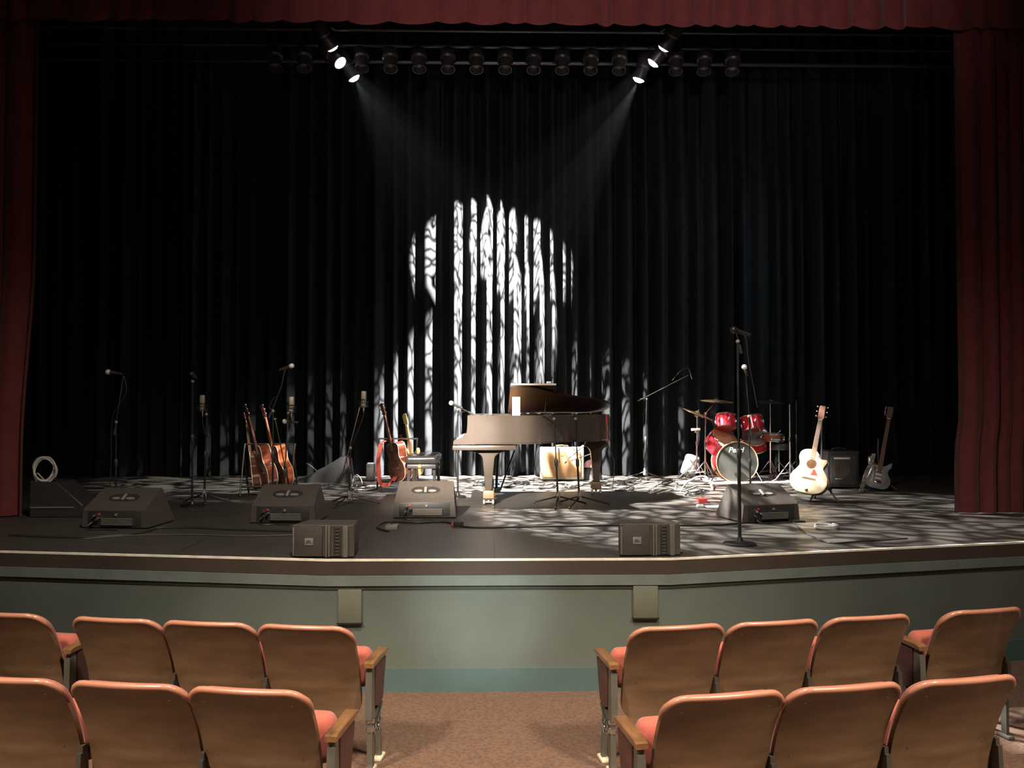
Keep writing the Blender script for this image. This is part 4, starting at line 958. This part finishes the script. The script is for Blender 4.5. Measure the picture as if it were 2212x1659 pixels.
def cstand(label, foot, hub, cym=None, tilt=(0, 0, 1), rad=0.2, tip=None, pole='chrome', group='cymbal stands of the drum kit', name='cymbal_stand', second=False):
    r = thing(name, label, 'cymbal stand' if name == 'cymbal_stand' else 'stand', foot, 0, group); t = Vector(hub) - Vector(foot)
    MB().tube([(0, 0, 0.10), t * 0.55], 0.013, 10).build('lower_pole', M[pole], r); MB().tube([t * 0.55, t], 0.009, 10).build('upper_pole', M[pole], r)
    MB().lathe([(0.02, -0.03), (0.02, 0.03)], Matrix.Translation(t * 0.55), 12).build('clutch', M['chrome'], r)
    for k in range(3):
        a = 0.6 + k * 2 * pi / 3; lg = MB().tube([(0, 0, 0.30), (0.20 * cos(a), 0.20 * sin(a), 0.03), (0.25 * cos(a), 0.25 * sin(a), 0.012)], 0.009, 8).tube([(0.14 * cos(a), 0.14 * sin(a), 0.115), (0, 0, 0.14)], 0.006, 6).build('leg', M['chrome'], r)
    end = t
    if tip is not None:
        end = Vector(tip) - Vector(foot); MB().tube([t + (t - end) * 0.3, end], 0.007, 8).build('boom_arm', M['chrome'], r); MB().sphere(t, 0.022).build('tilter', M['chrome'], r)
    if cym:
        mx = frame(end, tilt, (0, -1, 0))
        pf = [(0.0001, 0.035), (0.02, 0.034), (0.035, 0.022), (0.042, 0.012), (rad * 0.6, 0.004), (rad, -0.008), (rad, -0.0095), (rad * 0.6, 0.002), (0.042, 0.009), (0.0001, 0.010)]
        MB().lathe(pf, mx, 40, False).build('cymbal', M['bronze'], r, 60)
        if second: MB().lathe([(p, -z - 0.02) for p, z in pf], mx, 40, False).build('lower_cymbal', M['bronze'], r, 60)
        MB().lathe([(0.012, 0.0), (0.012, 0.03), (0.006, 0.032), (0.006, 0.06)], mx, 10).build('wing_nut', M['chrome'], r)
    return r
cstand('cymbal stand with tilted cymbal at the left of the drum kit', P(1505, 1036), PD(1506, 893, 12.0), True, (0.40, -0.12, 1), 0.235, None, 'chrome', second=True)
cstand('cymbal stand with flat crash cymbal above the left rack tom', P(1523, 1040), PD(1524, 893, dk), True, (0.05, -0.10, 1), 0.235, PD(1548, 866, dk + 0.2))
cstand('cymbal stand with flat cymbal right of the tall microphone stand', P(1664, 1037), PD(1664, 868, 12.0), True, (0.03, -0.10, 1), 0.20)
cstand('thin bare chrome stand between the drum kit and the pale guitar', P(1707, 1042), PD(1706, 873, 11.6), False, name='hardware_stand', group='bare stands right of the drum kit')
cstand('dim bare stand just left of the pale guitar neck', P(1721, 1037), PD(1720, 865, 12.0), False, pole='blackmetal', name='hardware_stand', group='bare stands right of the drum kit')
# floor tripod with throne legs
r = thing('drum_throne', 'low drum stool with chrome legs behind the right side of the kit', 'stool', P(1683, 1036))
MB().lathe([(0.15, 0.44), (0.165, 0.46), (0.165, 0.50), (0.15, 0.53), (0.001, 0.535)], None, 28).build('seat', M['blackplastic'], r)
MB().tube([(0, 0, 0.12), (0, 0, 0.44)], 0.014).build('post', M['chrome'], r)
for k in range(3):
    a = -0.5 + k * 2 * pi / 3; MB().tube([(0, 0, 0.26), (0.24 * cos(a), 0.24 * sin(a), 0.012)], 0.011).build('leg', M['chrome'], r)
# silver tilted shell left of kit
r = thing('silver_monitor', 'silver-grey box monitor tipped back at the left of the drum kit', 'stage monitor', P(1486, 1034), radians(10))
MB().box((0, 0.12, 0.20), (0.20, 0.18, 0.32), Matrix.Translation((0.02, 0, 0)) @ Matrix.Rotation(radians(20), 4, 'Y'), 0.05, 4).build('shell', M['silvercase'], r, 60)
MB().tube([(-0.17, -0.02, 0.01), (0.03, -0.03, 0.17)], 0.013).tube([(-0.05, -0.02, 0.01), (0.04, -0.03, 0.17)], 0.010).build('prop_leg', M['chrome'], r)
# cowbell / chrome bits attached near toms
r = thing('percussion_block', 'red block percussion on the left cymbal stand', 'percussion', PD(1503, 928, 11.7))
MB().box((0, 0, 0), (0.12, 0.06, 0.035), None, 0.008).build('block', M['tangrille'], r)
MB().box((0, 0, -0.03), (0.04, 0.03, 0.03), None, 0.006).build('clamp', M['chrome'], r)
r = thing('tambourine', 'small chrome-and-wood clamp percussion right of the snare drum', 'percussion', PD(1677, 950, 11.6))
MB().tube([(-0.05, 0, 0), (0.02, 0, 0.0), (0.05, 0, 0.0)], 0.016).build('clamp', M['chrome'], r)
MB().tube([(-0.02, 0, 0.05), (0.06, 0, 0.13)], 0.006).build('rod', M['chrome'], r)
mb = MB().lathe([(0.9, 0.0), (0.9, 0.006), (0.001, 0.006)], None, 60)
bmesh.ops.scale(mb.bm, vec=(1, 0.52, 1), verts=mb.bm.verts)
rg = mb.build('drum_rug', mat('pale_worn_rug', (0.34, 0.32, 0.29), 0.9, 0, 0.5, 9, 0.4, 60), None); rg.location = W(1585, 12.0, ST); tag(rg, 'pale worn rug on the floor under the drum kit', 'rug')

# ------------------------------------------------------------------ cables and small things on the floor
def cable(label, pts, rad=0.006, m='cable', cat='cable', name='audio_cable'):
    q = [Vector((p[0], p[1], p[2])) for p in pts]
    o = MB().tube(cat_rom(q, 6, False), rad, 6).build(name, M[m], None, 80)
    return tag(o, label, cat, 'cables on the stage floor')
def F(px, py, dz=0.008): q = P(px, py); return (q.x, q.y, ST + dz)
cable('black cable bundle running along the apron left of the left fill speaker', [F(20, 1158), F(150, 1163), F(260, 1158), (*F(320, 1150)[:2], ST + 0.01), F(340, 1143), F(420, 1142), F(500, 1146), F(640, 1150)], 0.012)
cable('thin grey cable lying just below the black bundle on the left apron', [F(180, 1166), F(300, 1158), F(430, 1157), F(530, 1160), F(650, 1157)], 0.005, 'greycable')
cable('black cable lying in a low curve before the middle wedge', [F(840, 1150), F(815, 1141), F(835, 1129), F(900, 1131), F(960, 1129), F(1000, 1139), F(1050, 1141), F(1180, 1139), F(1340, 1136)], 0.009)
cable('black cable running from the right fill speaker to the right wedge', [F(1466, 1137), F(1560, 1135), F(1640, 1128), F(1700, 1126), F(1740, 1128)], 0.009)
cable('black cable looping from the right wedge toward the stage edge', [(*F(1690, 1112)[:2], ST + 0.07), F(1712, 1128), F(1740, 1152), F(1790, 1174), F(1850, 1172), F(1960, 1165)], 0.006)
cable('pale cable arc beside the covered instrument', [F(760, 1052), (*F(764, 1046)[:2], ST + 0.09), (*F(771, 1046)[:2], ST + 0.13), (*F(779, 1046)[:2], ST + 0.08), F(783, 1048)], 0.007, 'whitecable')
cable('pale cable strand arching over the floor left of the bass drum', [F(1470, 1062), (*F(1485, 1050)[:2], ST + 0.05), (*F(1512, 1048)[:2], ST + 0.12), (*F(1530, 1050)[:2], ST + 0.10), F(1540, 1060)], 0.012, 'whitecable')
cable('thin cable hanging from the piano tail to the floor', [PD(1312, 958, 10.2), PD(1320, 980, 10.2), PD(1327, 1000, 10.3), F(1323, 1060), F(1318, 1062)], 0.004)
cable('thin cable curving down left of the cream amplifier', [PD(1168, 968, 11.8), PD(1160, 985, 11.8), PD(1158, 1010, 11.8), F(1150, 1050), F(1140, 1054)], 0.005)
q = random.Random(11)
spots_ = [(1320, 1046), (1360, 1040), (1400, 1050), (1440, 1044), (1475, 1056), (1120, 1048), (1180, 1052), (1040, 1046), (700, 1052), (790, 1056), (1240, 1050), (1500, 1066), (1350, 1058), (1420, 1062)]
names_ = ['right of the piano tail', 'under the overhead boom stand', 'just right of the overhead boom foot', 'before the drum rug', 'at the silver monitor', 'behind the piano leg', 'before the cream amplifier', 'behind the keyboard microphone stand', 'before the covered instrument', 'beside the small dark speaker', 'at the right corner of the cream amplifier', 'in front of the silver monitor', 'below the piano tail leg', 'left of the bass drum']
for (px, py), nm in zip(spots_, names_):
    pts = []
    for k in range(9):
        pts.append(F(px + 34 * sin(k * 1.7 + px) * (0.4 + 0.6 * q.random()), py + 6 * cos(k * 2.1 + px), 0.007 + 0.012 * q.random()))
    cable('tangled cable lying on the lit floor ' + nm, pts, 0.007, 'whitecable' if q.random() < 0.4 else 'cable')
def pedal(label, px, py, w, dp, h, m, knobs=True):
    a = P(px, py); r = thing('effects_pedal', label, 'effects pedal', a)
    MB().box((0, dp / 2, h / 2), (w, dp, h), None, 0.006).build('enclosure', M[m], r)
    MB().lathe([(0.010, h), (0.010, h + 0.012)], Matrix.Translation((0, dp * 0.3, 0)), 10).build('footswitch', M['chrome'], r)
    return r
pedal('light blue effects pedal behind the near piano leg', 1072, 1050, 0.09, 0.12, 0.05, 'blue')
pedal('black effects pedal on the lit floor, left one before the cream amplifier', 1117, 1048, 0.09, 0.12, 0.05, 'blackplastic')
pedal('black effects pedal on the lit floor, nearer the cream amplifier', 1138, 1048, 0.08, 0.12, 0.05, 'blackplastic')
pedal('small red effects pedal on the floor left of the right wedge', 1519, 1086, 0.10, 0.10, 0.05, 'red')
pedal('white effects pedal just in front of the small red pedal', 1514, 1096, 0.07, 0.07, 0.025, 'white')
pedal('grey cable box lying before the right wedge', 1649, 1124, 0.16, 0.10, 0.06, 'grey')
pedal('black power box with red plug right of the middle wedge', 990, 1138, 0.09, 0.09, 0.05, 'blackplastic')
pedal('tiny red connector on the floor right of the middle wedge', 978, 1137, 0.03, 0.03, 0.03, 'red')
pedal('small black floor box below the middle wedge, left', 845, 1145, 0.11, 0.12, 0.04, 'grey')
a = P(1551, 1097); o = MB().box((a.x, a.y + 0.08, ST + 0.004), (0.21, 0.15, 0.006)).build('set_list', M['paper']); tag(o, 'white set list sheet on the floor left of the right wedge', 'paper')
for px, py, lab in ((1085, 1053, 'left one'), (1160, 1056, 'right one')):
    a = P(px, py); tag(MB().box((a.x, a.y + 0.05, ST + 0.012), (0.34, 0.10, 0.02), None, 0.004).build('power_strip', M['white']), 'white power strip on the lit floor behind the piano, ' + lab, 'power strip')
# coil and metal ring on right floor
pts = [(P(1785, 1142) + Vector((0.10 * cos(t), 0.10 * sin(t), 0.008 + 0.0015 * t)))[:] for t in [k * 0.5 for k in range(40)]]
tag(MB().tube([Vector(p) for p in pts], 0.005, 6).build('cable_coil', M['whitecable']), 'small pale cable coil on the floor right of the right wedge', 'cable')
# coil of pale cable at far left, hanging on a dark case
ca = P(112, 1118)
r = thing('equipment_case', 'dark equipment case with sloping lid beside the left red curtain', 'case', ca)
MB().prism([(-0.22, 0), (0.30, 0), (0.30, 0.12), (0.05, 0.34), (-0.22, 0.36)], 0.0, 0.35, axis='y', rnd_=0.01).build('case_body', M['blackplastic'], r)
MB().box((0.0, -0.006, 0.10), (0.42, 0.01, 0.012)).build('case_seam', M['grey'], r)
cc = PD(98, 1014, ca.y - 0.02)
mb = MB()
for k in range(5):
    R_ = 0.10 + 0.008 * (k % 3); ph = 0.25 * k
    mb.tube([cc + Vector(((R_) * cos(t) + 0.012 * k - 0.02, 0.02 * sin(t * 2 + k) - 0.012 * k, (R_ + 0.01) * sin(t) + 0.01 * sin(k * 2))) for t in [j * 2 * pi / 28 for j in range(29)]], 0.006, 6)
mb.tube([cc + Vector((-0.10, 0, -0.05)), cc + Vector((-0.11, 0.06, -0.04)), Vector((ca.x - 0.12, ca.y + 0.1, ST + 0.35))], 0.006, 6)
tag(mb.build('cable_coil', M['whitecable']), 'coil of pale cable propped on the dark case by the left red curtain', 'cable')

# ------------------------------------------------------------------ battens and projectors
for Yb, nm in ((9.9, 'nearest the audience'), (10.35, 'in the middle, carrying the row of dark lamps'), (10.85, 'farthest from the audience')):
    tag(MB().tube([(-7.2, Yb, HZ + 0.32), (7.2, Yb, HZ + 0.32)], 0.025, 12).build('lighting_batten', M['blackmetal']), 'black lighting pipe high above the stage, ' + nm, 'lighting pipe', 'lighting pipes above the stage')
def projector(label, loc, target, lit):
    dv = (Vector(target) - Vector(loc)).normalized()
    r = thing('stage_light', label, 'stage light', mtx=frame(loc, dv, dv.orthogonal()), group='lit stage lights' if lit else 'unlit stage lights on the middle pipe')
    # open tube so the lamp can shine out of it
    MB().lathe([(0.075, -0.34), (0.10, -0.30), (0.10, -0.12), (0.08, -0.10), (0.082, 0.02), (0.088, 0.02), (0.088, 0.05), (0.080, 0.05), (0.076, -0.04)], None, 22, False).build('barrel', M['blackmetal'], r, 40)
    MB().lathe([(0.078, 0.03), (0.070, 0.055), (0.045, 0.075), (0.001, 0.084)] if lit else [(0.074, -0.042), (0.05, -0.036), (0.001, -0.032)], None, 22).build('lens', M['lamplens'] if lit else M['dimlens'], r)
    return r
tg = [(0.62, 12.8, 2.1), (2.6, 8.0, ST), (1.3, 11.7, ST), (-0.62, 12.8, 2.1), (-2.2, 11.4, ST), (0.0, 11.7, ST)]
nm = ['upper left, nearest one', 'upper left, middle one', 'upper left, lowest one', 'upper right, topmost one', 'upper right, middle one', 'upper right, lowest one']
for (x, y), t, n in zip(FIX, tg, nm):
    loc = Vector((x, y, HZ)); dv = (Vector(t) - loc).normalized()
    r = projector('bright stage light of the group at ' + n, loc - dv * 0.10, t, True)
    Y2 = min((9.9, 10.35, 10.85), key=lambda k: abs(k - y))
    R3 = r.matrix_world.inverted() if False else None
    tp = Vector((x, Y2, HZ + 0.30)) - (loc - dv * 0.10); bpy.context.view_layer.update()
    inv = r.matrix_world.to_3x3().inverted()
    MB().tube([inv @ tp, Vector((0, 0, -0.15)) + (inv @ Vector((0, 0, 1))).normalized() * 0.10], 0.012, 8).build('hanging_bracket', M['blackmetal'], r)
k = 0
for i in range(17):
    x = -2.75 + i * 0.36
    if abs(abs(x) - 1.9) < 0.2: continue
    loc = Vector((x, 10.35, HZ + 0.06)); t = (x * 0.7, 8.6, ST)
    r = projector('dark unlit stage light in the row on the middle lighting pipe', loc, t, False); bpy.context.view_layer.update()
    inv = r.matrix_world.to_3x3().inverted(); MB().tube([inv @ Vector((0, 0, 0.25)), Vector((0, 0, -0.15)) + (inv @ Vector((0, 0, 1))).normalized() * 0.10], 0.012, 8).build('hanging_bracket', M['blackmetal'], r)
